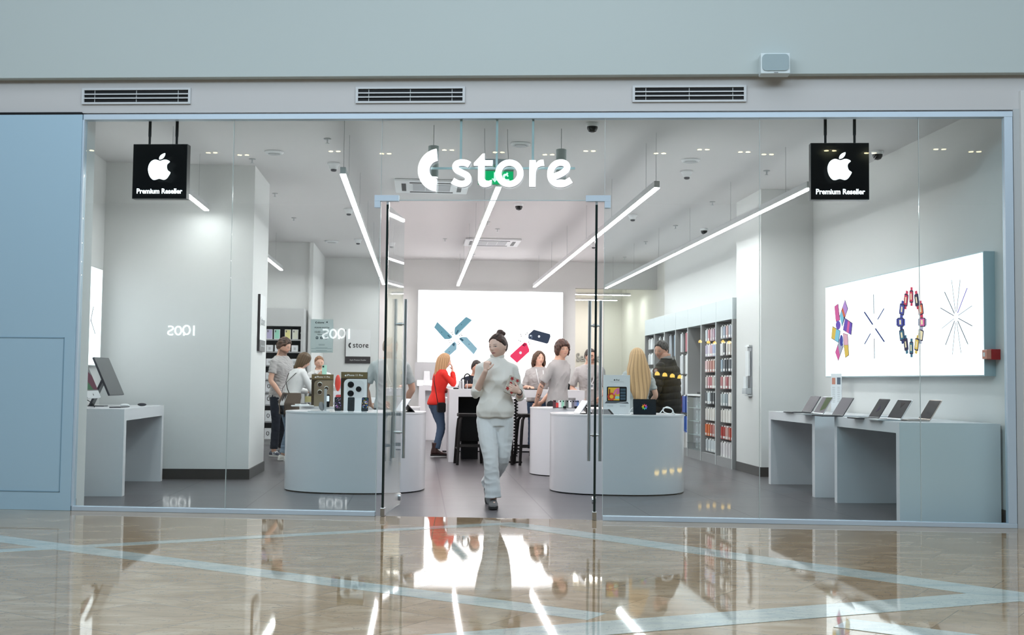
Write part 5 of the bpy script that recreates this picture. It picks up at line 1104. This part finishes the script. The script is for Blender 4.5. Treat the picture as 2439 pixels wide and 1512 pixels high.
# ---- hair
def hair_cap(style='short', T=.018, c='#3a2618', vol=0, long=None, bun=None, tail=None, wavy=.0025, vox=.0058, side=0, seed=1, streak=.35, c2=None):
    def f(t, P, hc, Rm, hh):
        hl = hairline(style); mb = MB()
        def off(th, v):
            h = hl(th); s = sst_(v-h, -.03, .14); return -.010*(1-s)+s*(T+vol*max(0, v)*.6)
        head_add(mb, hc, Rm, hh, off, 56, 40)
        if bun:
            for (bx_, by_, bz_, r_) in bun: mb.ell(hc+Rm@Vector((bx_, by_, bz_)), (r_, r_*.9, r_*.85), 16, 12)
        if long:
            L, wd, dp, yo, open_ = long[:5]; rings = []; n = 17; top_z = .40*hh
            for i in range(15):
                f_ = i/14; z = top_z-(top_z+L)*f_
                a = (.335*hh+T)*(1+(wd-1)*sst_(f_, .05, .5)); b = (.42*hh+T)*(1-(1-dp)*sst_(f_, .2, .7)); y0 = yo*f_
                a *= min(1, .72+f_*3.2); b *= min(1, .72+f_*3.2)
                if f_ > .55: a *= 1-.55*((f_-.55)/.45)**1.4
                o_ = R(open_+(25*sst_(f_, .3, .8) if open_ < 90 else 0)); out = []; inn = []
                for j in range(n):
                    th = o_+(2*PI-2*o_)*j/(n-1); out.append((a*math.sin(th), -b*math.cos(th))); inn.append((a*.72*math.sin(th), -b*.62*math.cos(th)))
                rw = [Vector((x, y+y0, z)) for x, y in out+inn[::-1]]
                zc = min(1, max(0, f_*1.6-.25))         # falls with gravity below the head
                rings.append([hc+(Rm@p).lerp(p if len(long) < 6 else Rm@p, zc*.8) for p in rw])
            mb.ring(rings)
        if tail:
            limb(mb, [hc+Rm@Vector(p) for p in tail[0]], tail[1], 10)
        me = remesh(mb, vox, 2, .5); v = getv(me); n_ = getn(me); q = (v-np.array(hc))@np.array(Rm)
        an = np.arctan2(q[:, 0], -q[:, 1]); st = np.sin(an*19+.9*np.sin(q[:, 2]*11+seed))*.5+np.sin(an*41+1.3*np.sin(q[:, 2]*17)+seed)*.3+np.sin(an*83+2*np.sin(q[:, 2]*9))*.25
        if style in ('short', 'bangs', 'back') and not long: st = wave(q, seed, (150, 60, 60), 6)
        setv(me, v+n_*(wavy*st)[:, None])
        base = np.array(srgb(c)); b2 = np.array(srgb(c2)) if c2 else base*1.6
        m_ = np.clip(.5+.5*st, 0, 1)[:, None]; f2 = (1-streak)+streak*m_*2
        colr = base*f2*(1-.5*m_)+b2*.5*m_
        setcol(me, np.clip(colr, 0, 1)); obj('hair', me, HAIRM, t)
    return f
# ---- clothes
def cloth(name, col, rough=.85, noise_=(260, .25, .002)): return mat(name, col, rough, bump=noise_)
def tee(m, sleeve=.60, inf=.012, hem=.47, sr=.058, A_=.006, seed=3, vox=.009, T=None, cuff=1.0, freq=(34, 34, 42), lany=False, collar=None, zneck=.845, extra=None):
    def f(t, P, A, H):
        mb = MB(); P.torso(mb, (lambda z: inf+(.010*(1-sst_(z, .50, .60)) if T is None else 0)), hem, zneck, T)
        k = .9 if P.fem else 1
        for q in (-1, 1):
            S, e, w_ = A[q]; limb(mb, [P.warp(q*.040*H, 0, .815*H), S+Vector((0, 0, .002*H))], [.034*H*k, sr*H/1.75*k*.96], 14, 4)
            if sleeve <= 1: E = S.lerp(e, sleeve); limb(mb, [S, S.lerp(e, sleeve*.5), E], [sr*H/1.75*.98*k, sr*H/1.75*k*.98, sr*H/1.75*k*1.0], end=False)
            else:
                f2 = sleeve-1; E = e.lerp(w_, f2); r0 = sr*H/1.75*k; limb(mb, [S, S.lerp(e, .5), e, e.lerp(w_, f2*.5), E], [r0*.98, r0*.95, r0*.88, r0*.82*cuff, r0*.72*cuff], end=False)
        if extra: extra(mb, P, A, H)
        me = remesh(mb, vox, int(.085/vox), .5); folds(me, A_, seed, freq); o = obj('shirt', me, m, t)
        if collar: collar(t, P, A, H)
        if lany:
            y = -.070*H; a = P.warp(-.034*H, .01, .842*H); b = P.warp(.034*H, .01, .842*H); z2 = .665*H
            yy = -(.070*H+inf+.022); c_ = P.warp(0, yy, z2)
            for s_, aa in ((-1, a), (1, b)):
                obj('lanyard_strap', MB().tube([aa+Vector((0, .03, .012)), aa+Vector((0, -.060*H/1.75, .004)), P.warp(s_*.030*H, yy, .765*H), P.warp(s_*.016*H, yy, .70*H), c_], .006, 6, flat=.35), WPL, t)
            obj('name_badge', MB().box(-.030, .030, -.004, .002, -.085, 0).box(-.022, .022, -.006, -.004, -.05, -.012, 1).xf(Matrix.Translation(c_)), [WPL, mat('badge_print', (.25, .27, .3), .4)], t)
    return f
def jeans(m, r=(.062, .052, .042, .040, .040), hem=.045, waist=.545, A_=.004, seed=5, vox=.009, flatw=1, cuff=None, freq=(26, 26, 40)):
    def f(t, P, Lg, H):
        mb = MB(); P.torso(mb, .010, .465, waist); mb.ell((0, 0, .470*H+P.dz), (.066*H, .058*H, .055*H))
        s = H/1.75*1.62
        for q in (-1, 1):
            hp, kn, an = Lg[q]; d = (an-kn).normalized(); E = an+d*(-hem+.0)
            limb(mb, [hp+Vector((0, 0, -.01)), hp.lerp(kn, .5), kn, kn.lerp(an, .5), E], [x*s for x in r], end=False)
        me = remesh(mb, vox, 4, .5); folds(me, A_, seed, freq, lambda v: (.35+.65*(1-sst(v[:, 2], .15, .55*H)))*(1-.9*sst(v[:, 2], .44*H, .49*H))); obj('trousers', me, m, t)
        if cuff:
            for q in (-1, 1):
                hp, kn, an = Lg[q]; d = (an-kn).normalized(); E = an-d*(hem-.03); obj('turned_cuff', MB().tube([E-d*.05, E], [r[4]*s*1.08]*2, 18), cuff, t, smooth=True)
    return f
def shoe_set(m, sole, h=.10, stripe=None, boot=0, L=.265, pitch=None):
    def f(t, P, Lg, H):
        for q in (-1, 1):
            hp, kn, an = Lg[q]; yaw = P.k.get('feet', {}).get(q, q*8); pt_ = (pitch or {}).get(q, 0)
            s = L; rings = []
            for ty, w_, hz in ((-.72, .018, .030), (-.66, .036, .042), (-.5, .045, .052), (-.3, .046, .066), (-.12, .040, h*.92), (.05, .036, h+boot*.25), (.2, .035, h+boot*.2), (.27, .028, h*.85), (.30, .018, h*.5)):
                rings.append([(w_*math.cos(a), ty*s, .012+max(0, (hz-.012))*(.5+.5*math.sin(a)) if math.sin(a) > -.99 else .012) for a in [2*PI*j/16 for j in range(16)]])
            M_ = Matrix.Translation((an.x, an.y, max(0, an.z-.075) if pt_ == 0 else an.z-.085))@Matrix.Rotation(R(yaw), 4, 'Z')@Matrix.Rotation(R(pt_), 4, 'X')
            mb = MB().ring(rings)
            if boot: mb.tube([(0, .01, .05), (0, .015, boot)], [.046, .048], 16)
            me = remesh(mb.xf(M_), .005, 3, .5); o = obj('shoe', me, m, t)
            so = MB().prism([(x, y) for x, y in catmull([(0, -.73*s), (.034, -.66*s), (.048, -.45*s), (.040, -.1*s), (.038, .2*s), (.018, .31*s), (-.018, .31*s), (-.038, .2*s), (-.040, -.1*s), (-.048, -.45*s), (-.034, -.66*s)], 3)], 0, .022).xf(M_)
            obj('sole', so, sole, o)
            if stripe:
                for k in range(3): obj('stripe', MB().hexa([(-.046, -.30*s+.02*k*1.4, .03), (.046, -.30*s+.02*k*1.4, .03), (.046, -.27*s+.02*k*1.4, .03), (-.046, -.27*s+.02*k*1.4, .03)], [(-.030, -.24*s+.028*k, .078), (.030, -.24*s+.028*k, .078), (.030, -.21*s+.028*k, .078), (-.030, -.21*s+.028*k, .078)]).xf(M_), stripe, o)
    return f
GT = cloth('grey_tee_cloth', (.42, .405, .40)); BJ = cloth('black_denim', (.022, .023, .028)); DJ = cloth('navy_denim', (.045, .085, .16)); LJ = cloth('washed_denim', (.17, .24, .32)); WS = cloth('white_cotton', (.74, .74, .74)); NAVY = cloth('navy_cloth', (.012, .018, .035))
BLKSH = mat('black_shoe', (.02, .02, .022), .5); RUB = mat('white_rubber', (.7, .7, .68), .5); RUBD = mat('dark_rubber', (.02, .02, .02), .6)
BOB = dict(zip('xyz', (0, 0, 0)))

# 1 the woman walking out
def roll_collar(t, P, A, H):
    mb = MB(); c0 = P.warp(0, 0, .835*H); c1 = P.warp(0, -.006*H, .885*H)
    prof = [(.058, -.02), (.060, .0), (.0585, .02), (.060, .04), (.062, .056), (.058, .066), (.050, .064), (.046, .05)]
    mb.lathe([(r_*1.17, z*1.15) for r_, z in prof], (c0.x, c0.y, c0.z), 30, sy=.98)
    me = remesh(mb, .005, 2, .5); obj('roll_collar', me, IV, t)
IV = cloth('ivory_knit', (.83, .81, .76), .9, (160, .3, .0015)); PJ = cloth('pale_jeans', (.74, .77, .78), .8, (220, .2, .002))
SWT = [(.515, .100, .080, 0), (.535, .103, .084, 0), (.545, .107, .088, -.002), (.57, .105, .086, -.004), (.625, .090, .072, -.004), (.67, .084, .066, -.006), (.73, .090, .076, -.014), (.77, .094, .062, -.006), (.80, .094, .052, 0), (.822, .080, .046, .002), (.842, .056, .040, .002), (.86, .034, .034, 0)]
H1 = 1.70
t, P1, A1, L1, hc, Rm, hh = make_person('woman in ivory roll neck jumper and pale jeans walking out of the shop', (.75, 11.55, 0), 0, H1, 1, dict(lean=(.012, -.015), twist=6, feet={-1: -4, 1: 6}),
    head=(-40, 6, -3), arms={-1: ((-.195, -.05, 1.105), (-.112, -.225, 1.325)), 1: ((.240, .0, 1.085), (.220, -.20, 1.125))},
    hands={-1: dict(d=(.15, -.02, 1), n=(.5, .85, 0), c=1.55, q=-1), 1: dict(d=(-.85, -.20, .42), n=(.0, 1, .1), c=.55, q=-1)},
    legs={-1: ((-.045, -.12, .475), (-.015, -.11, .085)), 1: ((.075, .02, .465), (-.035, .40, .185))}, skin=srgb('#e6c3b2'),
    hair=hair_cap('back', .008, '#2a1a16', wavy=.0018, bun=[(.0, .055, .128, .040), (.018, .072, .118, .030), (-.012, .06, .142, .026)], seed=4, vox=.0042, c2='#5a3a30'),
    top=tee(IV, 1.22, .004, .515, .059, .007, 8, .0065, SWT, 1.15, (20, 20, 17), collar=roll_collar, zneck=.86),
    bottom=jeans(PJ, (.062, .060, .045, .046, .052), .02, .56, .0045, 12, .0065, freq=(22, 22, 24)),
    shoes=shoe_set(mat('grey_sneaker', (.13, .13, .13), .7), RUBD, .085, pitch={1: 42}), vox=.0040, lips=(.36, .07, .10), hs=1.07)
w_ = A1[1][2]; e_ = A1[1][1]; d_ = (w_-e_).normalized()
obj('wristwatch', MB().tube([w_-d_*.022, w_-d_*.002], [.030, .029], 18), BLACK, t, smooth=True)
tp = tag(obj('patterned_pouch', MB().box(-.062, .062, -.010, .010, -.092, .092), mat('pouch_cloth', (.50, .46, .40), .6), loc=(.75+.150, 11.55-.190, 1.185), rot=(R(-8), R(24), R(12)), bevel=.010), 'beige pouch with red flowers held by the walking woman', 'pouch')
RNG2 = np.random.RandomState(3)
for (x, z, s_) in ((-.03, .062, .020), (.028, .065, .018), (-.025, .015, .018), (.036, .018, .020), (-.035, -.045, .022), (.015, -.065, .018), (.040, -.035, .016)):
    P_ = [(x+s_*(1+.35*math.cos(5*a))*math.cos(a)*.8, z+s_*(1+.35*math.cos(5*a))*math.sin(a)*.8) for a in [2*PI*j/20 for j in range(20)]]
    obj('flower_print', MB().prism(P_, -.0108, -.0098, 0, 0, 'y'), mat('flower_red', (.38, .02, .02), .6), tp)

# 2 woman in red at the bar
def jumper(m, **k): return tee(m, 1.85, .014, .50, .060, .006, k.get('seed', 9), .008, None, 1.0, (20, 20, 16), zneck=.845)
t, P_, A_, L_, hc, Rm, hh = make_person('long haired blonde woman in red jumper and jeans leaning on the bar end', (.285, 18.98, 0), 108, 1.68, 1, dict(lean=(.0, -.075)), head=(-8, 4, 0), headoff=(0, -.01),
    arms={-1: ((-.19, -.22, 1.175), (-.05, -.25, 1.39)), 1: ((.17, -.10, 1.06), (-.06, -.17, 1.07))}, hands={-1: dict(d=(.2, .1, .9), n=(.3, 1, 0), c=.6), 1: dict(d=(-1, -.1, 0), n=(0, 1, -.3), c=.3)},
    legs={-1: ((-.08, -.05, .47), (-.09, .03, .10)), 1: ((.08, -.12, .47), (.07, -.02, .10))},
    hair=hair_cap('parted', .018, '#a07850', long=(.40, 1.12, .82, .10, 48), wavy=.003, seed=2, c2='#d8b48a'), top=jumper(cloth('red_knit', (.62, .018, .010))), bottom=jeans(cloth('mid_denim', (.06, .10, .17)), (.062, .053, .040, .037, .037), .045, A_=.004, seed=4),
    shoes=shoe_set(mat('brown_leather', (.045, .018, .015), .4), RUBD, .11, boot=.21))
bg = thing('shoulder_bag', 'small black shoulder bag on the hip of the woman in red', 'bag', (.36, 18.72, .80), R(15)); obj('bag_body', MB().prism(rrect(.13, .16, .03, 4), -.04, .04, 0, 0, 'y'), BLACK, bg, bevel=.01); obj('bag_strap', MB().tube([(-.06, 0, .07), (-.10, -.02, .25), (-.12, .02, .42), (-.10, .10, .50)], .006, 6), BLACK, bg)

# 3 man in dark shirt sitting behind the bar
make_person('short haired man in dark shirt bent over the bar top', (.93, 19.75, 0), 8, 1.78, 0, dict(lean=(-.02, -.20), pelvis=-.16), head=(5, 8, -8), headoff=(0, -.03),
    arms={-1: ((-.28, -.30, 1.13), (-.14, -.52, 1.15)), 1: ((.30, -.28, 1.13), (.10, -.55, 1.15))}, hands={-1: dict(n=(1, 0, -.4), c=.8), 1: dict(n=(-1, 0, -.3), c=.8)},
    legs={-1: ((-.13, -.36, .72), (-.13, -.30, .32)), 1: ((.13, -.36, .72), (.13, -.30, .32))},
    hair=hair_cap('short', .009, '#241a16', seed=6), top=tee(NAVY, 1.5, .014, seed=2), bottom=jeans(BJ), shoes=shoe_set(BLKSH, RUBD))
stool(.93, 19.72, R(0), 'black stool under the man in dark shirt behind the bar')

# 4 woman with lanyard
make_person('wavy haired woman in grey T-shirt with white lanyard behind the bar', (1.98, 19.50, 0), 6, 1.74, 1, dict(lean=(0, -.01)), head=(14, -2, 2),
    arms={-1: ((-.235, .0, 1.13), (-.19, -.22, 1.135)), 1: ((.235, .0, 1.13), (.18, -.2, 1.135))}, hands={-1: dict(n=(0, 0, -1), c=.3), 1: dict(n=(0, 0, -1), c=.3)},
    hair=hair_cap('parted', .016, '#3e2a1e', long=(.235, 1.30, .86, .03, 62), wavy=.006, seed=5, c2='#7a5a42'), top=tee(GT, .95, .020, .515, seed=4, lany=True, sr=.062), bottom=jeans(DJ), shoes=shoe_set(BLKSH, RUBD))

# 5 tall smiling man
make_person('tall smiling man with shaggy brown hair, grey T-shirt and tattooed arm', (1.985, 16.82, 0), 52, 1.83, 0, dict(lean=(.0, -.03)), head=(-32, -3, -4), headoff=(0, -.015),
    arms={-1: ((-.28, .10, 1.16), (-.22, .22, .93)), 1: ((.22, .16, 1.15), (.0, .26, .93))}, hands={-1: dict(d=(.5, .4, -.8), n=(.2, 1, 0), c=.5), 1: dict(d=(-.8, .3, -.4), n=(0, 1, 0), c=.5)}, armr=.95,
    hair=hair_cap('bangs', .024, '#2e1a12', vol=.018, wavy=.005, seed=8, c2='#6a4030'), top=tee(GT, .78, .012, seed=6, sr=.057, A_=.007, freq=(26, 26, 40)), bottom=jeans(BJ), shoes=shoe_set(BLKSH, RUBD), tattoo=-1, lips=(.5, .2, .18))

# 6 man with glasses
t, P_, A_, L_, hc, Rm, hh = make_person('man with glasses, grey T-shirt and lanyard behind the right glass door', (2.83, 19.45, 0), 4, 1.80, 0, dict(lean=(0, -.02)), head=(22, 4, 0),
    arms={-1: ((-.29, .02, 1.12), (-.20, -.22, 1.0)), 1: ((.27, .0, 1.12), (.12, -.25, .98))}, hands={-1: dict(c=.7), 1: dict(n=(-1, 0, -.3), c=.8)},
    hair=hair_cap('short', .008, '#2a201a', seed=9), top=tee(GT, .85, .018, seed=7, lany=True, sr=.058), bottom=jeans(BJ), shoes=shoe_set(BLKSH, RUBD), beard=(np.array(srgb('#4a3428')), .25))
mb = MB()
for q in (-1, 1):
    c = head_rad(q*R(25), R(1.5), hh)+Vector((0, -.016, 0)); mb.tube([c+Vector((.024*math.cos(a), 0, .019*math.sin(a))) for a in [2*PI*j/14 for j in range(15)]], .0028, 6); mb.tube([c+Vector((q*.024, 0, .004)), Vector((q*.345*hh, .02*hh, 0))], .0025, 6)
obj('eyeglasses', mb.xf(Matrix.Translation(hc)@Rm.to_4x4()), BLACK, t)

# 7 blonde staff member seen from behind
make_person('woman with very long blonde hair and grey T-shirt, back turned', (2.735, 14.62, 0), 188, 1.66, 1, dict(lean=(0, 0)), head=(0, 3, 0),
    arms={-1: ((-.235, .02, 1.08), (-.20, -.14, .90)), 1: ((.235, .02, 1.08), (.18, -.14, .90))}, hands={-1: dict(c=.6), 1: dict(c=.6)},
    hair=hair_cap('parted', .020, '#a8835a', long=(.53, 1.62, .80, .13, 40), wavy=.003, seed=3, c2='#e0bf90'), top=tee(cloth('cool_grey_tee', (.40, .43, .43)), .75, .018, seed=11, sr=.056, A_=.006), bottom=jeans(BJ), shoes=shoe_set(BLKSH, RUBD))

# 8 man in black padded jacket
PUF = mat('black_nylon', (.006, .006, .007), .6, spec=.25, bump=(120, .3, .003))
def puffer(t, P, A, H):
    T = [(.455, .104, .080, 0), (.50, .112, .088, 0), (.56, .112, .086, 0), (.62, .110, .084, 0), (.68, .114, .086, 0), (.74, .122, .090, -.002), (.78, .124, .082, 0), (.81, .110, .062, .004), (.83, .080, .052, .008), (.85, .058, .050, .012), (.865, .050, .048, .014)]
    mb = MB(); P.torso(mb, .004, .455, .865, T)
    for q in (-1, 1):
        S, e, w_ = A[q]; limb(mb, [S+Vector((-q*.02, 0, 0)), S.lerp(e, .5), e, e.lerp(w_, .5), e.lerp(w_, .96)], [.074, .078, .070, .064, .052])
    me = remesh(mb, .008, 5, .5); v = getv(me); n = getn(me)
    d = np.abs(np.sin(v[:, 2]*PI/.085+.4*wave(v, 3, (8, 8, 2))))**.45*.012-.006+.002*wave(v, 5, (40, 40, 40)); setv(me, v+n*d[:, None]); obj('padded_jacket', me, PUF, t)
    mb = MB(); P.torso(mb, .012, .43, .475); obj('jacket_lining', remesh(mb, .008), cloth('grey_jersey', (.16, .16, .16)), t)
    c0 = P.warp(0, .02, .862*H); hd = MB(); hd.ell(c0+Vector((0, .01, -.01)), (.092, .085, .050), 18, 10); me = remesh(hd, .006); folds(me, .006, 2, (40, 40, 40)); obj('hood', me, cloth('grey_jersey', (.16, .16, .16)), t)
    S, e, w_ = A[1]; c = S.lerp(e, .12)+Vector((.078, -.012, 0)); q = MB().lathe([(.030, 0), (.030, .004)], n=20).xf(Matrix.Translation(c)@Matrix.Rotation(R(80), 4, 'Y')); ob = obj('sleeve_patch', q, mat('patch_red', (.16, .04, .035), .7), t)
    q = MB().lathe([(.020, 0), (.020, .006)], n=16).xf(Matrix.Translation(c)@Matrix.Rotation(R(80), 4, 'Y')); obj('patch_centre', q, mat('patch_beige', (.35, .30, .26), .7), ob)
make_person('older man in black padded jacket looking back over his shoulder', (3.27, 15.28, 0), -128, 1.80, 0, dict(lean=(.0, -.03)), head=(82, 12, 6), headoff=(-.0, -.045),
    arms={-1: ((-.27, -.04, 1.16), (-.22, -.22, .95)), 1: ((.30, -.03, 1.14), (.26, -.16, .90))}, hands={-1: dict(c=.7), 1: dict(c=.7)},
    hair=hair_cap('short', .006, '#2a2624', vol=.010, wavy=.0030, seed=12, c2='#4a4644'), top=puffer, bottom=jeans(BJ), shoes=shoe_set(BLKSH, RUBD), skin=srgb('#b98c78'), beard=(np.array(srgb('#6a5a52')), .35))

# 9 tall bearded man at the far left
make_person('tall bearded man in grey T-shirt at the far left, looking down', (-2.19, 18.85, 0), 62, 1.88, 0, dict(lean=(0, -.02)), head=(4, 16, 0), headoff=(0, -.015),
    arms={-1: ((-.275, -.02, 1.20), (-.235, -.20, .95)), 1: ((.26, -.03, 1.19), (.16, -.22, .98))}, hands={-1: dict(d=(.1, -.3, -1), n=(1, 0, 0), c=.6), 1: dict(c=.6)}, armr=.95,
    hair=hair_cap('short', .016, '#38261a', vol=.016, wavy=.004, seed=13, c2='#6a4a36'), top=tee(GT, .62, .014, seed=12, sr=.056, A_=.006), bottom=jeans(cloth('ink_denim', (.014, .018, .030)), (.060, .050, .038, .036, .035)), shoes=shoe_set(mat('navy_sneaker', (.05, .06, .09), .7), RUB, .085, stripe=WPL), beard=(np.array(srgb('#4a2e20')), .7))

# 10 woman with apron
BRN = cloth('brown_apron', (.115, .085, .065)); STR = mat('apron_strap', (.035, .025, .022), .6)
def apron_top(t, P, A, H):
    tee(WS, 1.80, .020, .50, .062, .006, 14, .0085, None, 1.0, (22, 22, 20))(t, P, A, H)
    mb = MB(); P.torso(mb, .034, .42, .615); me = remesh(mb, .009, 4, .5); folds(me, .004, 5, (18, 18, 10))
    # open at the back
    bm = bmesh.new(); bm.from_mesh(me); bmesh.ops.delete(bm, geom=[v for v in bm.verts if v.co.y > .085 and abs(v.co.x+.02) < .05], context='VERTS'); bm.to_mesh(me); bm.free()
    o = obj('apron', me, BRN, t); so = o.modifiers.new('th', 'SOLIDIFY'); so.thickness = .006
    yb = .075*H+.026
    for s_ in (-1, 1): obj('apron_strap', MB().tube([P.warp(s_*.060*H, -.01, .825*H), P.warp(s_*.058*H, .062*H, .80*H), P.warp(s_*.01*H, yb, .72*H), P.warp(-s_*.040*H, yb-.008, .655*H), P.warp(-s_*.062*H, .065*H, .61*H)], .008, 6, flat=.4), STR, t)
    obj('apron_tie', MB().tube([P.warp(-.02*H, .115, .60*H), P.warp(-.03*H, .125, .52*H), P.warp(-.035*H, .12, .40*H)], .011, 6, flat=.4).tube([P.warp(-.0*H, .115, .60*H), P.warp(.0*H, .13, .55*H), P.warp(.0*H, .125, .44*H)], .011, 6, flat=.4), STR, t)
make_person('woman in white shirt and brown apron bending over papers, back to the viewer', (-1.93, 17.85, 0), 128, 1.66, 1, dict(lean=(.0, -.15)), head=(-6, 24, 0), headoff=(0, -.02),
    arms={-1: ((-.22, -.24, 1.06), (-.10, -.42, 1.03)), 1: ((.22, -.24, 1.06), (.10, -.44, 1.03))}, hands={-1: dict(n=(1, 0, 0), c=.6), 1: dict(n=(-1, 0, 0), c=.6)},
    legs={-1: ((-.09, .0, .46), (-.10, .05, .085)), 1: ((.09, -.06, .46), (.12, .02, .085))},
    hair=hair_cap('parted', .018, '#4a3620', long=(.17, 1.02, .9, .01, 66, 1), wavy=.002, seed=15, c2='#7a6040'), top=apron_top, bottom=jeans(LJ, (.062, .054, .042, .040, .038), .06, A_=.005, cuff=cloth('denim_inside', (.26, .34, .42))), shoes=shoe_set(mat('white_sneaker', (.70, .69, .66), .5), RUB, .085, stripe=mat('dark_stripe', (.12, .12, .12))))

# 11 woman holding up a phone
def collar_shirt(t, P, A, H):
    tee(WS, 1.6, .018, .50, .060, .005, 16, .009)(t, P, A, H)
    mb = MB(); P.torso(mb, .030, .45, .765); me = remesh(mb, .009, 3, .5); obj('apron_bib', me, cloth('charcoal_apron', (.05, .045, .045)), t)
    for s_ in (-1, 1): obj('collar_flap', MB().hexa([tuple(P.warp(s_*.012*H, -.046*H, .835*H)), tuple(P.warp(s_*.042*H, -.030*H, .848*H)), tuple(P.warp(s_*.046*H, -.055*H, .815*H)), tuple(P.warp(s_*.020*H, -.068*H, .805*H))], [tuple(P.warp(s_*.012*H, -.053*H, .838*H)), tuple(P.warp(s_*.042*H, -.037*H, .851*H)), tuple(P.warp(s_*.046*H, -.062*H, .818*H)), tuple(P.warp(s_*.020*H, -.075*H, .808*H))]), WS, t)
t, P_, A_, L_, hc, Rm, hh = make_person('fair woman in white shirt with tied back hair holding up a mint phone', (-1.70, 20.25, 0), 4, 1.63, 1, dict(lean=(0, 0)), head=(12, 10, -3),
    arms={-1: ((-.20, -.08, 1.10), (-.02, -.25, 1.27)), 1: ((.22, -.08, 1.10), (.10, -.27, 1.30))}, hands={-1: dict(d=(.6, -.2, .6), n=(.2, 1, 0), c=.6), 1: dict(d=(0, 0, 1), n=(-.3, 1, 0), c=.7)},
    hair=hair_cap('back', .007, '#7a5238', seed=17, c2='#a87a58', tail=([(0, .10, .0), (.0, .14, -.06), (-.05, .10, -.15)], [.022, .02, .012])), top=collar_shirt, bottom=jeans(DJ), shoes=shoe_set(BLKSH, RUBD))
o = tag(obj('smartphone', MB().prism(rrect(.078, .155, .011, 4), -.004, .004, 0, 0, 'y').prism(rrect(.026, .030, .006, 3, -.02, .052), -.007, -.004, 1, 1, 'y'), [mat('mint_case', (.42, .74, .62), .4), BLACK], loc=(-1.70+.115, 19.93, 1.385), rz=R(8)), 'mint green phone held up by the fair haired woman', 'phone')

# 12 bearded man behind the left door
t, P_, A_, L_, hc, Rm, hh = make_person('bearded man in grey T-shirt seen through the open left glass door', (-.36, 14.62, 0), 10, 1.76, 0, dict(lean=(0, 0)), head=(28, 4, 0),
    arms={-1: ((-.29, .06, 1.13), (-.22, .16, .92)), 1: ((.29, .06, 1.13), (.22, .16, .92))}, hands={-1: dict(d=(.7, .3, -.5), c=.6), 1: dict(d=(-.7, .3, -.5), c=.6)}, armr=1.05,
    hair=hair_cap('short', .010, '#8a8478', seed=18, c2='#b0a898'), top=tee(cloth('cool_grey_tee', (.40, .43, .43)), .75, .020, seed=18, sr=.062, lany=True), bottom=jeans(BJ), shoes=shoe_set(BLKSH, RUBD), beard=(np.array(srgb('#6a4632')), .85))
